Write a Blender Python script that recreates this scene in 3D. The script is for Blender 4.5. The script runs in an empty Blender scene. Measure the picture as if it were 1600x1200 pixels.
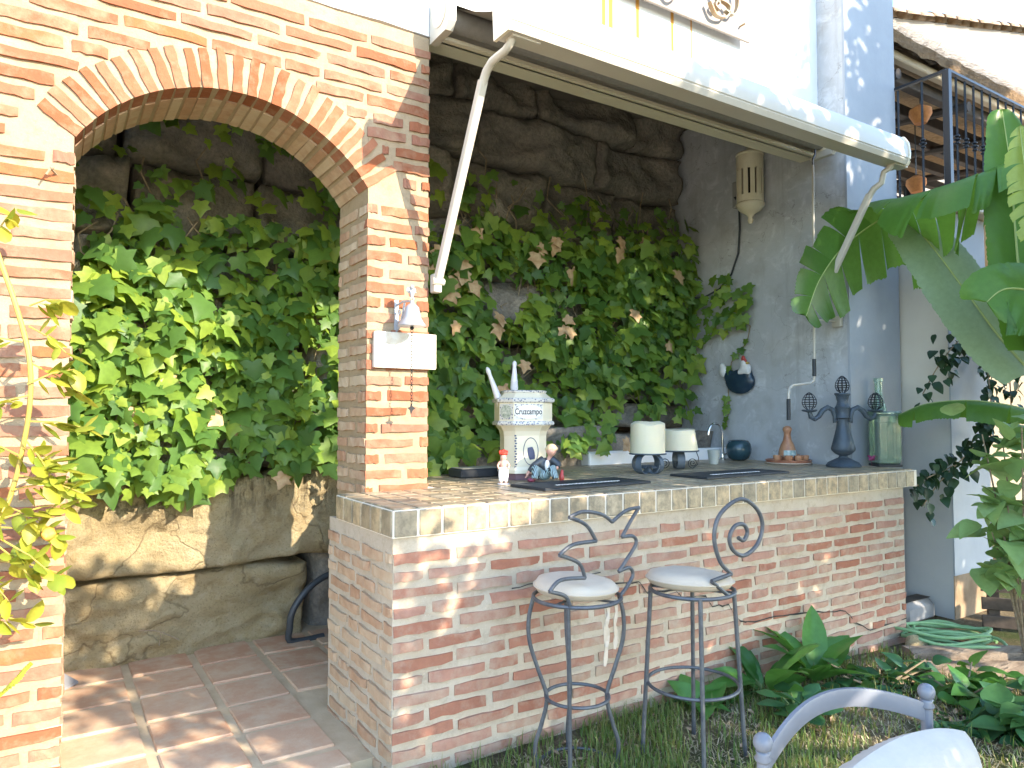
import bpy, bmesh, math, random
from mathutils import Vector, Matrix, Euler, noise
from math import sin, cos, pi, radians as rad

# ------------------------------------------------------------------ camera, world, sun, exposure
SC = bpy.context.scene
COL = SC.collection
random.seed(7)
YAW = math.atan2(.5417, .8406)
PITCH = math.atan(46 / 1130)
cam_d = bpy.data.cameras.new("camera"); cam = bpy.data.objects.new("camera", cam_d); COL.objects.link(cam)
cam.location = (0, 0, 1.51)
cam.rotation_euler = (pi / 2 + PITCH, 0, -YAW)
cam_d.sensor_width = 36; cam_d.lens = 36 * 1130 / 1600; cam_d.clip_start = .05; cam_d.clip_end = 2000
SC.camera = cam
SUN_TO = Vector((.33, -.80, .41)).normalized()
w = bpy.data.worlds.new("World"); SC.world = w; w.use_nodes = True
nt = w.node_tree; bg = nt.nodes["Background"]
sky = nt.nodes.new("ShaderNodeTexSky"); sky.sky_type = 'NISHITA'; sky.sun_disc = False
sky.sun_elevation = math.asin(SUN_TO.z); sky.sun_rotation = math.atan2(SUN_TO.x, SUN_TO.y)
sky.air_density = 1.0; sky.dust_density = .3; sky.ozone_density = 2.0
nt.links.new(sky.outputs[0], bg.inputs[0]); bg.inputs[1].default_value = .15
sun_d = bpy.data.lights.new("sun", 'SUN'); sun = bpy.data.objects.new("sun", sun_d); COL.objects.link(sun)
sun_d.energy = 2.0; sun_d.angle = rad(.5); sun_d.color = (1, .87, .70)
sun.rotation_euler = (-SUN_TO).to_track_quat('-Z', 'Y').to_euler(); sun.location = (6, -12, 9)
SC.view_settings.view_transform = 'Standard'; SC.view_settings.look = 'None'
SC.view_settings.exposure = 2.72; SC.view_settings.gamma = 1; SC.view_settings.use_curve_mapping = False
SC.cycles.use_denoising = True
SC.cycles.max_bounces = 8; SC.cycles.diffuse_bounces = 4; SC.cycles.transparent_max_bounces = 8

# ------------------------------------------------------------------ helpers
WL = {}
class MB:
    """collects shapes for ONE mesh object"""
    def __init__(s): s.v = []; s.f = []; s.m = []; s.mi = 0
    def add(s, vs, fs):
        o = len(s.v); s.v += [Vector(p) for p in vs]
        for f in fs: s.f.append(tuple(i + o for i in f)); s.m.append(s.mi)
    def xf(s, M, start=0):
        for i in range(start, len(s.v)): s.v[i] = M @ s.v[i]
    def box(s, a, b, bev=0, jit=0):
        bm = bmesh.new(); bmesh.ops.create_cube(bm, size=1)
        a = Vector(a); b = Vector(b); c = (a + b) / 2; d = b - a
        for v in bm.verts: v.co = Vector((v.co.x * d.x, v.co.y * d.y, v.co.z * d.z)) + c
        if bev: bmesh.ops.bevel(bm, geom=bm.edges[:], offset=bev, segments=1, affect='EDGES', profile=.5)
        if jit:
            for v in bm.verts: v.co += Vector((random.uniform(-jit, jit), random.uniform(-jit, jit), random.uniform(-jit, jit)))
        s.bm(bm)
    def bm(s, bm):
        bm.verts.index_update()
        s.add([v.co.copy() for v in bm.verts], [tuple(v.index for v in f.verts) for f in bm.faces]); bm.free()
    def tube(s, path, r, n=8, closed=False, sec=None, up=None):
        """round (or sec-shaped) bar along a path; r one radius or one for each point"""
        P = [Vector(p) for p in path]; k = len(P)
        R = r if isinstance(r, (list, tuple)) else [r] * k
        T = []
        for i in range(k):
            if closed: t = P[(i + 1) % k] - P[i - 1]
            else: t = P[min(i + 1, k - 1)] - P[max(i - 1, 0)]
            T.append(t.normalized() if t.length > 1e-9 else Vector((0, 0, 1)))
        nrm = Vector(up) if up else (Vector((0, 0, 1)) if abs(T[0].z) < .9 else Vector((1, 0, 0)))
        secs = sec or [(cos(2 * pi * j / n), sin(2 * pi * j / n)) for j in range(n)]
        n = len(secs); vs = []
        for i in range(k):
            if up: a = Vector(up)
            else: a = nrm
            a = (a - T[i] * a.dot(T[i]))
            a = a.normalized() if a.length > 1e-6 else T[i].orthogonal().normalized()
            nrm = a; b = T[i].cross(a)
            for (x, y) in secs: vs.append(P[i] + (a * x + b * y) * R[i])
        fs = []
        for i in range(k if closed else k - 1):
            for j in range(n):
                i2 = (i + 1) % k
                fs.append((i * n + j, i * n + (j + 1) % n, i2 * n + (j + 1) % n, i2 * n + j))
        if not closed: fs += [tuple(reversed(range(n))), tuple(range((k - 1) * n, k * n))]
        s.add(vs, fs)
    def lathe(s, prof, c=(0, 0, 0), n=20, sx=1, sy=1, rot=0):
        vs = []; c = Vector(c)
        for (r, z) in prof:
            for j in range(n):
                a = 2 * pi * j / n + rot; vs.append(c + Vector((r * cos(a) * sx, r * sin(a) * sy, z)))
        fs = []
        for i in range(len(prof) - 1):
            for j in range(n): fs.append((i * n + j, i * n + (j + 1) % n, (i + 1) * n + (j + 1) % n, (i + 1) * n + j))
        if prof[0][0] > 1e-5: fs.append(tuple(reversed(range(n))))
        if prof[-1][0] > 1e-5: fs.append(tuple(range((len(prof) - 1) * n, len(prof) * n)))
        s.add(vs, fs)
    def ball(s, c, r, n=12, m=8):
        r = Vector(r) if isinstance(r, (tuple, list, Vector)) else Vector((r, r, r)); c = Vector(c)
        bm = bmesh.new(); bmesh.ops.create_uvsphere(bm, u_segments=n, v_segments=m, radius=1)
        for v in bm.verts: v.co = Vector((v.co.x * r.x, v.co.y * r.y, v.co.z * r.z)) + c
        s.bm(bm)
    def build(s, name, mat, parent=None, smooth=False, loc=None):
        me = bpy.data.meshes.new(name)
        if parent is not None: L = WL[parent]
        elif loc is not None: L = Vector(loc)
        else:
            xs = [p.x for p in s.v]; ys = [p.y for p in s.v]; zs = [p.z for p in s.v]
            L = Vector(((min(xs) + max(xs)) / 2, (min(ys) + max(ys)) / 2, min(zs)))
        me.from_pydata([tuple(p - L) for p in s.v], [], s.f)
        mats = mat if isinstance(mat, (list, tuple)) else [mat]
        for q in mats: me.materials.append(q)
        if len(mats) > 1: me.polygons.foreach_set("material_index", s.m)
        if smooth:
            me.polygons.foreach_set("use_smooth", [True] * len(me.polygons))
            if smooth != 'all': me.set_sharp_from_angle(angle=rad(40))
        me.update()
        o = bpy.data.objects.new(name, me); COL.objects.link(o)
        if parent is not None: o.parent = parent
        else: o.location = L
        WL[o] = L
        return o

def empty(name, loc, label, cat, group=None):
    o = bpy.data.objects.new(name, None); COL.objects.link(o); o.location = loc; o.empty_display_size = .1
    WL[o] = Vector(loc); return tag(o, label, cat, group)
def tag(o, label=None, cat=None, group=None, kind=None):
    if label: o["label"] = label
    if cat: o["category"] = cat
    if group: o["group"] = group
    if kind: o["kind"] = kind
    return o
def inst(name, me, parent, M):
    o = bpy.data.objects.new(name, me); COL.objects.link(o)
    if parent is not None:
        o.parent = parent; M = Matrix.Translation(-WL[parent]) @ M
    o.matrix_local = M
    return o
def raw_mesh(name, mb, mat, smooth=False):
    me = bpy.data.meshes.new(name); me.from_pydata([tuple(p) for p in mb.v], [], mb.f)
    for q in (mat if isinstance(mat, (list, tuple)) else [mat]): me.materials.append(q)
    if smooth: me.polygons.foreach_set("use_smooth", [True] * len(me.polygons))
    me.update(); return me
def frame(o, x, y, z):
    return Matrix(((x[0], y[0], z[0], o[0]), (x[1], y[1], z[1], o[1]), (x[2], y[2], z[2], o[2]), (0, 0, 0, 1)))
def nz(p, s=1.0, o=0): return noise.noise(Vector(p) * s + Vector((o, o * 1.7, o * .3)))

# ------------------------------------------------------------------ materials
class NT:
    def __init__(s, name):
        s.mat = bpy.data.materials.new(name); s.mat.use_nodes = True; s.t = s.mat.node_tree
        s.b = s.t.nodes["Principled BSDF"]; s.out = s.t.nodes["Material Output"]
    def n(s, k, **kw):
        q = s.t.nodes.new("ShaderNode" + k)
        for a, b in kw.items(): setattr(q, a, b)
        return q
    def l(s, a, b): s.t.links.new(a, b)
    def pos(s): return s.n("NewGeometry").outputs["Position"]
    def noise(s, scale, detail=4, rough=.6, vec=None, dist=0):
        q = s.n("TexNoise"); q.inputs["Scale"].default_value = scale; q.inputs["Detail"].default_value = detail
        q.inputs["Roughness"].default_value = rough; q.inputs["Distortion"].default_value = dist
        s.l(vec if vec else s.pos(), q.inputs["Vector"]); return q.outputs["Fac"]
    def ramp(s, fac, a, b, ca=0, cb=1):
        q = s.n("MapRange"); q.inputs[1].default_value = a; q.inputs[2].default_value = b
        q.inputs[3].default_value = ca; q.inputs[4].default_value = cb; s.l(fac, q.inputs[0]); return q.outputs[0]
    def mix(s, fac, a, b, mode='MIX'):
        q = s.n("Mix", data_type='RGBA', blend_type=mode)
        if isinstance(fac, (int, float)): q.inputs[0].default_value = fac
        else: s.l(fac, q.inputs[0])
        for k, c in ((6, a), (7, b)):
            if isinstance(c, (tuple, list)): q.inputs[k].default_value = (*c[:3], 1)
            else: s.l(c, q.inputs[k])
        return q.outputs[2]
    def math(s, op, a, b=0):
        q = s.n("Math", operation=op)
        for k, c in ((0, a), (1, b)):
            if isinstance(c, (int, float)): q.inputs[k].default_value = c
            else: s.l(c, q.inputs[k])
        return q.outputs[0]
    def bump(s, h, strength=.4, dist=.01):
        q = s.n("Bump"); q.inputs["Strength"].default_value = strength; q.inputs["Distance"].default_value = dist
        s.l(h, q.inputs["Height"]); s.l(q.outputs[0], s.b.inputs["Normal"])
    def rnd(s):
        """a random number for each object and each loose piece"""
        a = s.n("ObjectInfo").outputs["Random"]; b = s.n("NewGeometry").outputs["Random Per Island"]
        return s.math('FRACT', s.math('ADD', a, b))
MC = {}
def M(name, col, rough=.7, col2=None, scale=6, lo=.35, hi=.65, bump=0, bscale=60, metal=0, spec=None, bdist=.004, rv=0, fine=0):
    if name in MC: return MC[name]
    q = NT(name); c = col
    if col2:
        c = q.mix(q.ramp(q.noise(scale, 6), lo, hi), col, col2)
    if fine:
        c = q.mix(q.ramp(q.noise(scale * 9, 3), .3, .7, 0, fine), c, tuple(x * .55 for x in col))
    if rv:
        c = q.mix(q.ramp(q.rnd(), 0, 1, 0, rv), c, tuple(x * .45 for x in col))
    if isinstance(c, tuple): q.b.inputs["Base Color"].default_value = (*c, 1)
    else: q.l(c, q.b.inputs["Base Color"])
    q.b.inputs["Roughness"].default_value = rough; q.b.inputs["Metallic"].default_value = metal
    if spec is not None: q.b.inputs["Specular IOR Level"].default_value = spec
    if bump: q.bump(q.noise(bscale, 5), bump, bdist)
    MC[name] = q.mat; return q.mat

def brick_mat(name, reds, mortar, smear):
    q = NT(name); r = q.rnd()
    cr = q.n("ValToRGB"); e = cr.color_ramp.elements
    e[0].position = 0; e[0].color = (*reds[0], 1); e[1].position = 1; e[1].color = (*reds[-1], 1)
    for i in range(1, len(reds) - 1):
        x = e.new(i / (len(reds) - 1)); x.color = (*reds[i], 1)
    q.l(r, cr.inputs[0])
    c = q.mix(q.ramp(q.noise(22, 5), .35, .75, 0, .5), cr.outputs[0], tuple(x * .6 for x in reds[1]))
    # mortar smeared over the faces, more on some bricks than on others
    r2 = q.math('FRACT', q.math('MULTIPLY', r, 7.31))
    amt = q.math('SUBTRACT', q.noise(13, 6, .65), q.ramp(r2, 0, 1, .62, .62 - smear))
    c = q.mix(q.ramp(amt, -.08, .30, 0, .72), c, mortar)
    q.l(c, q.b.inputs["Base Color"]); q.b.inputs["Roughness"].default_value = .9; q.b.inputs["Specular IOR Level"].default_value = .2
    q.bump(q.noise(70, 6, .7), .6, .006); return q.mat
def mortar_mat(name, a, b, c2):
    q = NT(name)
    c = q.mix(q.ramp(q.noise(4, 6), .35, .65), a, b)
    c = q.mix(q.ramp(q.noise(26, 5, .7), .50, .72, 0, .65), c, c2)
    c = q.mix(q.ramp(q.noise(120, 3, .7), .60, .72, 0, .5), c, tuple(min(1, x * 1.35) for x in b))
    q.l(c, q.b.inputs["Base Color"]); q.b.inputs["Roughness"].default_value = .95; q.b.inputs["Specular IOR Level"].default_value = .15
    q.bump(q.noise(55, 8, .75), .7, .008); return q.mat
BR_ARCH = brick_mat("brick_orange", [(.26, .088, .04), (.30, .115, .062), (.32, .15, .095), (.28, .125, .08), (.35, .115, .042)], (.36, .265, .17), .16)
BR_RING = brick_mat("brick_ring", [(.22, .07, .028), (.30, .10, .045), (.35, .15, .085), (.27, .085, .032)], (.36, .265, .17), .08)
BR_BAR = brick_mat("brick_red", [(.32, .13, .08), (.38, .17, .11), (.42, .22, .155), (.39, .22, .16), (.36, .15, .09)], (.47, .38, .28), .30)
BR_WASH = brick_mat("brick_mortar_washed", [(.42, .24, .14), (.46, .28, .17), (.50, .34, .21), (.40, .22, .13)], (.52, .41, .28), .42)
MO_ARCH = mortar_mat("mortar_warm", (.335, .245, .15), (.39, .295, .19), (.26, .185, .11))
MO_BAR = mortar_mat("mortar_grey", (.46, .375, .275), (.53, .45, .345), (.35, .28, .20))

def leaf_mat(name, cols, trans=.35, rough=.45, spec=.4, vein=0):
    q = NT(name); r = q.rnd()
    cr = q.n("ValToRGB"); e = cr.color_ramp.elements
    e[0].color = (*cols[0], 1); e[1].color = (*cols[-1], 1)
    for i in range(1, len(cols) - 1):
        x = e.new(i / (len(cols) - 1)); x.color = (*cols[i], 1)
    q.l(r, cr.inputs[0]); c = q.mix(q.ramp(q.noise(30, 3), .3, .7, 0, .35), cr.outputs[0], tuple(x * .6 for x in cols[0]))
    q.l(c, q.b.inputs["Base Color"]); q.b.inputs["Roughness"].default_value = rough; q.b.inputs["Specular IOR Level"].default_value = spec
    tr = q.n("BsdfTranslucent"); tc = q.mix(.5, c, (cols[-1][0] * 1.6, cols[-1][1] * 1.5, cols[-1][2] * .6))
    q.l(tc, tr.inputs[0]); mx = q.n("MixShader"); mx.inputs[0].default_value = trans
    q.l(q.b.outputs[0], mx.inputs[1]); q.l(tr.outputs[0], mx.inputs[2]); q.l(mx.outputs[0], q.out.inputs[0])
    q.bump(q.noise(60, 2), .25, .003); return q.mat
IVY = leaf_mat("ivy_leaf", [(.06, .145, .035), (.11, .22, .045), (.19, .31, .05), (.34, .44, .055)], .42)
DEADLEAF = M("dead_leaf", (.34, .20, .09), .8, (.48, .34, .19), 20)
ROSE = leaf_mat("rose_leaf", [(.16, .24, .03), (.26, .32, .035), (.36, .36, .04), (.42, .40, .05)], .4)
BANANA = leaf_mat("banana_leaf", [(.08, .19, .03), (.11, .24, .04), (.16, .30, .055)], .42, .38)
SHRUB = leaf_mat("pale_shrub_leaf", [(.17, .30, .10), (.26, .41, .15), (.36, .50, .22)], .3, .5)
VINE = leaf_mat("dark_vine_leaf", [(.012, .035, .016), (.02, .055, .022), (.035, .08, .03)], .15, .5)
BROAD = leaf_mat("broad_leaf", [(.05, .15, .03), (.075, .21, .04), (.12, .28, .06)], .34, .35)
COVER = leaf_mat("ground_cover_leaf", [(.03, .10, .04), (.05, .15, .05), (.09, .21, .06)], .25, .5)
GRASS = leaf_mat("grass_blade", [(.06, .14, .03), (.10, .21, .04), (.17, .25, .06), (.34, .29, .13)], .3, .6)
TREE = leaf_mat("tree_leaf", [(.04, .10, .02), (.07, .15, .03), (.1, .2, .04)], .2)
STEM = M("woody_stem", (.20, .14, .08), .85, (.32, .25, .16), 30)
ROCK = None
def rock_mat():
    q = NT("limestone")
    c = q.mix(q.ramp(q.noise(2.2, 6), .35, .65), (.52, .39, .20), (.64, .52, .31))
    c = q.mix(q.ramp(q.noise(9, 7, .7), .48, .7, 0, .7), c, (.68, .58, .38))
    g = q.n("SeparateXYZ"); q.l(q.pos(), g.inputs[0])
    st = q.n("Mapping"); st.inputs["Scale"].default_value = (16, 16, 1.6); q.l(q.pos(), st.inputs[0])
    streak = q.math('MULTIPLY', q.ramp(q.noise(1, 6, .7, st.outputs[0]), .46, .62), q.ramp(g.outputs[2], .72, 1.0))
    c = q.mix(q.math('MULTIPLY', streak, .85), c, (.06, .05, .035))
    c = q.mix(q.ramp(q.noise(70, 4, .8), .54, .66, 0, .65), c, (.30, .215, .11))
    c = q.mix(q.ramp(q.noise(3.4, 7, .7), .56, .66, 0, .6), c, (.40, .27, .12))
    vo = q.n("TexVoronoi", feature='DISTANCE_TO_EDGE'); vo.inputs["Scale"].default_value = 1.0
    wp = q.n("VectorMath", operation='ADD'); nn = q.n("TexNoise"); nn.inputs["Scale"].default_value = 1.6; nn.inputs["Detail"].default_value = 5; q.l(q.pos(), nn.inputs["Vector"]); q.l(nn.outputs["Color"], wp.inputs[0]); q.l(q.pos(), wp.inputs[1]); q.l(wp.outputs[0], vo.inputs["Vector"])
    ck_ = q.ramp(vo.outputs["Distance"], .0, .012, .45, 0); c = q.mix(ck_, c, (.13, .085, .04))
    q.l(c, q.b.inputs["Base Color"]); q.b.inputs["Roughness"].default_value = .95; q.b.inputs["Specular IOR Level"].default_value = .15
    q.bump(q.math('SUBTRACT', q.math('ADD', q.noise(11, 10, .78), q.math('MULTIPLY', q.noise(55, 6, .8), .35)), q.math('MULTIPLY', ck_, .4)), 1.0, .07); return q.mat
ROCK = rock_mat()
ROCKD = M("shade_toned_rock", (.19, .17, .145), .95, (.34, .29, .225), 4, fine=.6, bump=.9, bscale=14, bdist=.03)  # greyer rock, with the shade of the recess put into its dark colour
WHITE = None
def plaster(name, a, b, bump=.25, streaks=False, scale=2.0):
    q = NT(name); c = q.mix(q.ramp(q.noise(scale, 7, .65), .35, .68), a, b)
    if streaks:
        # rust run down from the sign: narrow vertical bands below it
        g = q.n("SeparateXYZ"); q.l(q.pos(), g.inputs[0]); fac = None
        for x0, wd, zl in ((3.04, .026, 3.99), (3.10, .030, 3.95), (3.34, .022, 3.95), (3.67, .020, 3.94), (3.86, .010, 3.96)):
            d = q.math('ABSOLUTE', q.math('SUBTRACT', g.outputs[0], x0))
            band = q.math('MULTIPLY', q.ramp(d, wd * .5, wd, 1, 0), q.ramp(g.outputs[2], zl, zl + .02))
            fac = band if fac is None else q.math('MAXIMUM', fac, band)
        fac = q.math('MULTIPLY', fac, q.ramp(g.outputs[2], 4.75, 4.7))
        c = q.mix(q.math('MULTIPLY', fac, .95), c, (.62, .28, .02))
    q.l(c, q.b.inputs["Base Color"]); q.b.inputs["Roughness"].default_value = .9; q.b.inputs["Specular IOR Level"].default_value = .2
    q.bump(q.noise(18, 7, .6), bump, .008); return q.mat
WHITE = plaster("white_plaster", (.72, .72, .71), (.68, .68, .67), .2, True)
PLAIN = plaster("white_plaster_plain", (.80, .80, .79), (.75, .75, .74), .2)
CREAM = plaster("cream_plaster", (.58, .52, .43), (.62, .57, .48), .2)
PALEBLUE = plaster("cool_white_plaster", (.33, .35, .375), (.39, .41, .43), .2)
def grey_wash():
    q = NT("grey_limewash")
    c = q.mix(q.ramp(q.noise(1.5, 6), .35, .65), (.38, .385, .39), (.48, .485, .49))
    c = q.mix(q.ramp(q.noise(5, 8, .7, dist=1.2), .52, .70, 0, .75), c, (.62, .63, .64))
    c = q.mix(q.ramp(q.noise(3.2, 6), .52, .7, 0, .45), c, (.25, .225, .19))
    mp = q.n("Mapping"); mp.inputs["Scale"].default_value = (9, 9, .7); q.l(q.pos(), mp.inputs[0])
    c = q.mix(q.ramp(q.noise(1, 6, .7, mp.outputs[0]), .56, .74, 0, .45), c, (.22, .20, .175))
    vo = q.n("TexVoronoi", feature='DISTANCE_TO_EDGE'); vo.inputs["Scale"].default_value = 1.1
    wp = q.n("VectorMath", operation='ADD'); nn = q.n("TexNoise"); nn.inputs["Scale"].default_value = 3; nn.inputs["Detail"].default_value = 6; q.l(q.pos(), nn.inputs["Vector"]); q.l(nn.outputs["Color"], wp.inputs[0]); q.l(q.pos(), wp.inputs[1]); q.l(wp.outputs[0], vo.inputs["Vector"])
    c = q.mix(q.ramp(vo.outputs["Distance"], .0, .005, .6, 0), c, (.16, .145, .125))
    q.l(c, q.b.inputs["Base Color"]); q.b.inputs["Roughness"].default_value = .9
    q.bump(q.noise(11, 8, .65), .45, .012); return q.mat
GREYW = grey_wash()
IRON = M("grey_iron", (.085, .09, .10), .45, (.13, .135, .145), 30, metal=.4, bump=.15, bscale=90)
BLACK = M("black_rubber", (.018, .022, .026), .55, (.03, .034, .038), 12)
BLACKIRON = M("black_iron", (.008, .010, .014), .4, metal=.2)
CREAMMET = M("cream_enamel", (.74, .66, .50), .35, (.70, .61, .45), 3)
WHITEMET = M("white_enamel", (.52, .48, .40), .35, (.48, .435, .355), 3)
CLOTHG = M("grey_awning_cloth", (.24, .225, .205), .9, (.28, .265, .24), 30)
GROUT = M("pale_grout", (.74, .67, .55), .9, bump=.3, bscale=120)
# ------------------------------------------------------------------ ground and patio
def ground_z(x, y):
    z = -.055
    z -= max(0, min(1, (x - 2.6) / 2.6)) * .075
    d = max(abs(x - 2), abs(y - 2))
    return z + (nz((x, y, 0), 1.1) * .022 + nz((x, y, 0), 4) * .008) * (1 if d < 12 else 0)
def soil_mat():
    q = NT("soil_and_straw")
    c = q.mix(q.ramp(q.noise(2.5, 6), .4, .6), (.10, .075, .045), (.20, .155, .09))
    c = q.mix(q.ramp(q.noise(38, 6, .75), .52, .68, 0, .8), c, (.38, .31, .19))
    c = q.mix(q.ramp(q.noise(1.1, 5), .47, .6, 0, .75), c, (.055, .09, .025))
    q.l(c, q.b.inputs["Base Color"]); q.b.inputs["Roughness"].default_value = 1; q.b.inputs["Specular IOR Level"].default_value = .1
    q.bump(q.noise(45, 8, .75), 1, .03); return q.mat
SOIL = soil_mat()
mb = MB()
ax = [-180, -60, -20, -8] + [-3 + .25 * i for i in range(45)] + [10, 14, 25, 60, 180]
ay = [-180, -60, -20, -8] + [-3 + .25 * i for i in range(38)] + [8, 14, 25, 60, 180]
vs = [(x, y, ground_z(x, y)) for y in ay for x in ax]; k = len(ax)
mb.add(vs, [(j * k + i, j * k + i + 1, (j + 1) * k + i + 1, (j + 1) * k + i) for j in range(len(ay) - 1) for i in range(k - 1)])
ground = tag(mb.build("ground", SOIL, smooth='all', loc=(0, 0, 0)), kind="structure")

BOUNCE = M("warm_bounce", (.62, .52, .39), .9, (.56, .46, .33), 3, bump=.3, bscale=30)
mb = MB(); mb.box((-9, -8, -.2), (1.0, 2.2, -.028)); tag(mb.build("bounce_paving", BOUNCE), kind="structure")  # unseen pale slab, added to bounce warm sunlight onto the arch and bar
def terracotta(name, a, b, c2):
    q = NT(name); r = q.rnd()
    c = q.mix(r, a, b); c = q.mix(q.ramp(q.noise(7, 6, .65), .42, .66, 0, .75), c, c2)
    c = q.mix(q.ramp(q.noise(60, 4, .7), .62, .7, 0, .5), c, (.62, .50, .36))
    q.l(c, q.b.inputs["Base Color"]); q.b.inputs["Roughness"].default_value = .75
    q.bump(q.noise(24, 7, .65), .4, .008); return q.mat
FLOORT = terracotta("terracotta_floor", (.50, .27, .155), (.57, .37, .235), (.60, .46, .31))
FLOORM = M("floor_mortar", (.58, .45, .29), .95, (.48, .36, .22), 7, bump=.6, bscale=40)
mb = MB(); mb.box((-2.6, 3.075, -.3), (1.258, 4.05, -.010)); mb.box((1.258, 3.722, -.3), (1.42, 4.05, -.011)); mb.box((-2.6, 4.05, -.3), (2.6, 5.6, -.010))
floor = tag(mb.build("patio_floor", FLOORM), kind="structure")
xs = [-1.05 + .37 * i for i in range(10)]; ys = [3.06, 3.25, 3.615, 3.98, 4.345, 4.71, 5.075]
for i in range(9):
    for j in range(6):
        if i > 5 and j < 3: continue
        x0, x1, y0, y1 = xs[i] + .022, xs[i + 1] - .022, ys[j] + .022, ys[j + 1] - .022
        if j == 0: y0 -= .022
        mb = MB(); h = random.uniform(-.002, .004); c = Vector(((x0 + x1) / 2, (y0 + y1) / 2, 0)); rr = random.uniform(-.012, .012)
        mb.box((x0, y0, -.05), (x1, y1, h), .006, .0025)
        mb.xf(Matrix.Translation(c) @ Matrix.Rotation(rr, 4, 'Z') @ Matrix.Translation(-c))
        mb.build("floor_tile", FLOORT, floor)

# ------------------------------------------------------------------ bricks
def brick_mesh(i):
    rnd = random.Random(100 + i); bm = bmesh.new(); bmesh.ops.create_cube(bm, size=1)
    bmesh.ops.subdivide_edges(bm, edges=[e for e in bm.edges if abs(e.verts[0].co.x - e.verts[1].co.x) > .5], cuts=4)
    for v in bm.verts:                     # local x = length, y = depth (front is -.5), z = height
        front = v.co.y < 0; edge = abs(v.co.x) > .45
        v.co.z += rnd.uniform(-.13, .08) * (1 if v.co.z > 0 else -1) * (1 if front else .5)
        if front: v.co.y += rnd.uniform(-.03, .03) + (.06 if edge else 0)
        v.co.x += rnd.uniform(-.012, .012)
    bmesh.ops.triangulate(bm, faces=[f for f in bm.faces if len(f.verts) > 4])
    mb = MB(); mb.bm(bm); return mb
BRK = [brick_mesh(i) for i in range(7)]
def brick_meshes(mat): return [raw_mesh("brick", b, mat) for b in BRK]
def place_bricks(items, parent, mat, limit=300):
    """items: (matrix); the first `limit` become objects, the rest one joined part"""
    mes = brick_meshes(mat)
    for Mx in items[:limit]: inst("brick", random.choice(mes), parent, Mx)
    if len(items) > limit:
        mb = MB()
        for Mx in items[limit:]:
            b = random.choice(BRK); mb.add([Mx @ p for p in b.v], b.f)
        tag(mb.build("brick_courses", mat, parent), kind="stuff")
def courses(org, u, nrm, u0, u1, z0, z1, pitch, lmean, h, depth=.09, proud=.010, seed=0, clip=None, half=True, corner=0):
    """running-bond courses on a vertical face: org + u*s, nrm points out; clip(z) gives the free spans"""
    rnd = random.Random(seed); out = []; u = Vector(u); nrm = Vector(nrm); up = Vector((0, 0, 1)); k = 0
    z = z0
    while z + h <= z1:
        zc = z + h / 2
        for (a, b) in (clip(zc) if clip else [(u0, u1)]):
            s = a - (rnd.uniform(.05, .12) if not corner else 0); first = True
            while s < b - .03:
                L = lmean * rnd.uniform(.88, 1.08)
                if first: L = lmean * (.5 if k % 2 else 1.0) * rnd.uniform(.92, 1.06)
                elif rnd.random() < .12 and half: L *= .52
                e = min(s + L, b); s2 = max(s, a)
                if b - e < .07: e = b
                if e - s2 > .035:
                    c = Vector(org) + u * ((s2 + e) / 2) - nrm * (depth / 2 - proud - rnd.uniform(-.003, .004)) + up * (zc + rnd.uniform(-.004, .004))
                    hh = h * rnd.uniform(.86, 1.1); t = rnd.uniform(-.012, .012)
                    X = (u * cos(t) + up * sin(t)) * (e - s2); Z = (up * cos(t) - u * sin(t)) * hh; Y = -nrm * depth
                    if X.cross(Y).dot(Z) < 0: X = -X
                    out.append(frame(c, X, Y, Z))
                s = e + rnd.uniform(.022, .04); first = False
        z += pitch; k += 1
    return out

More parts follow.
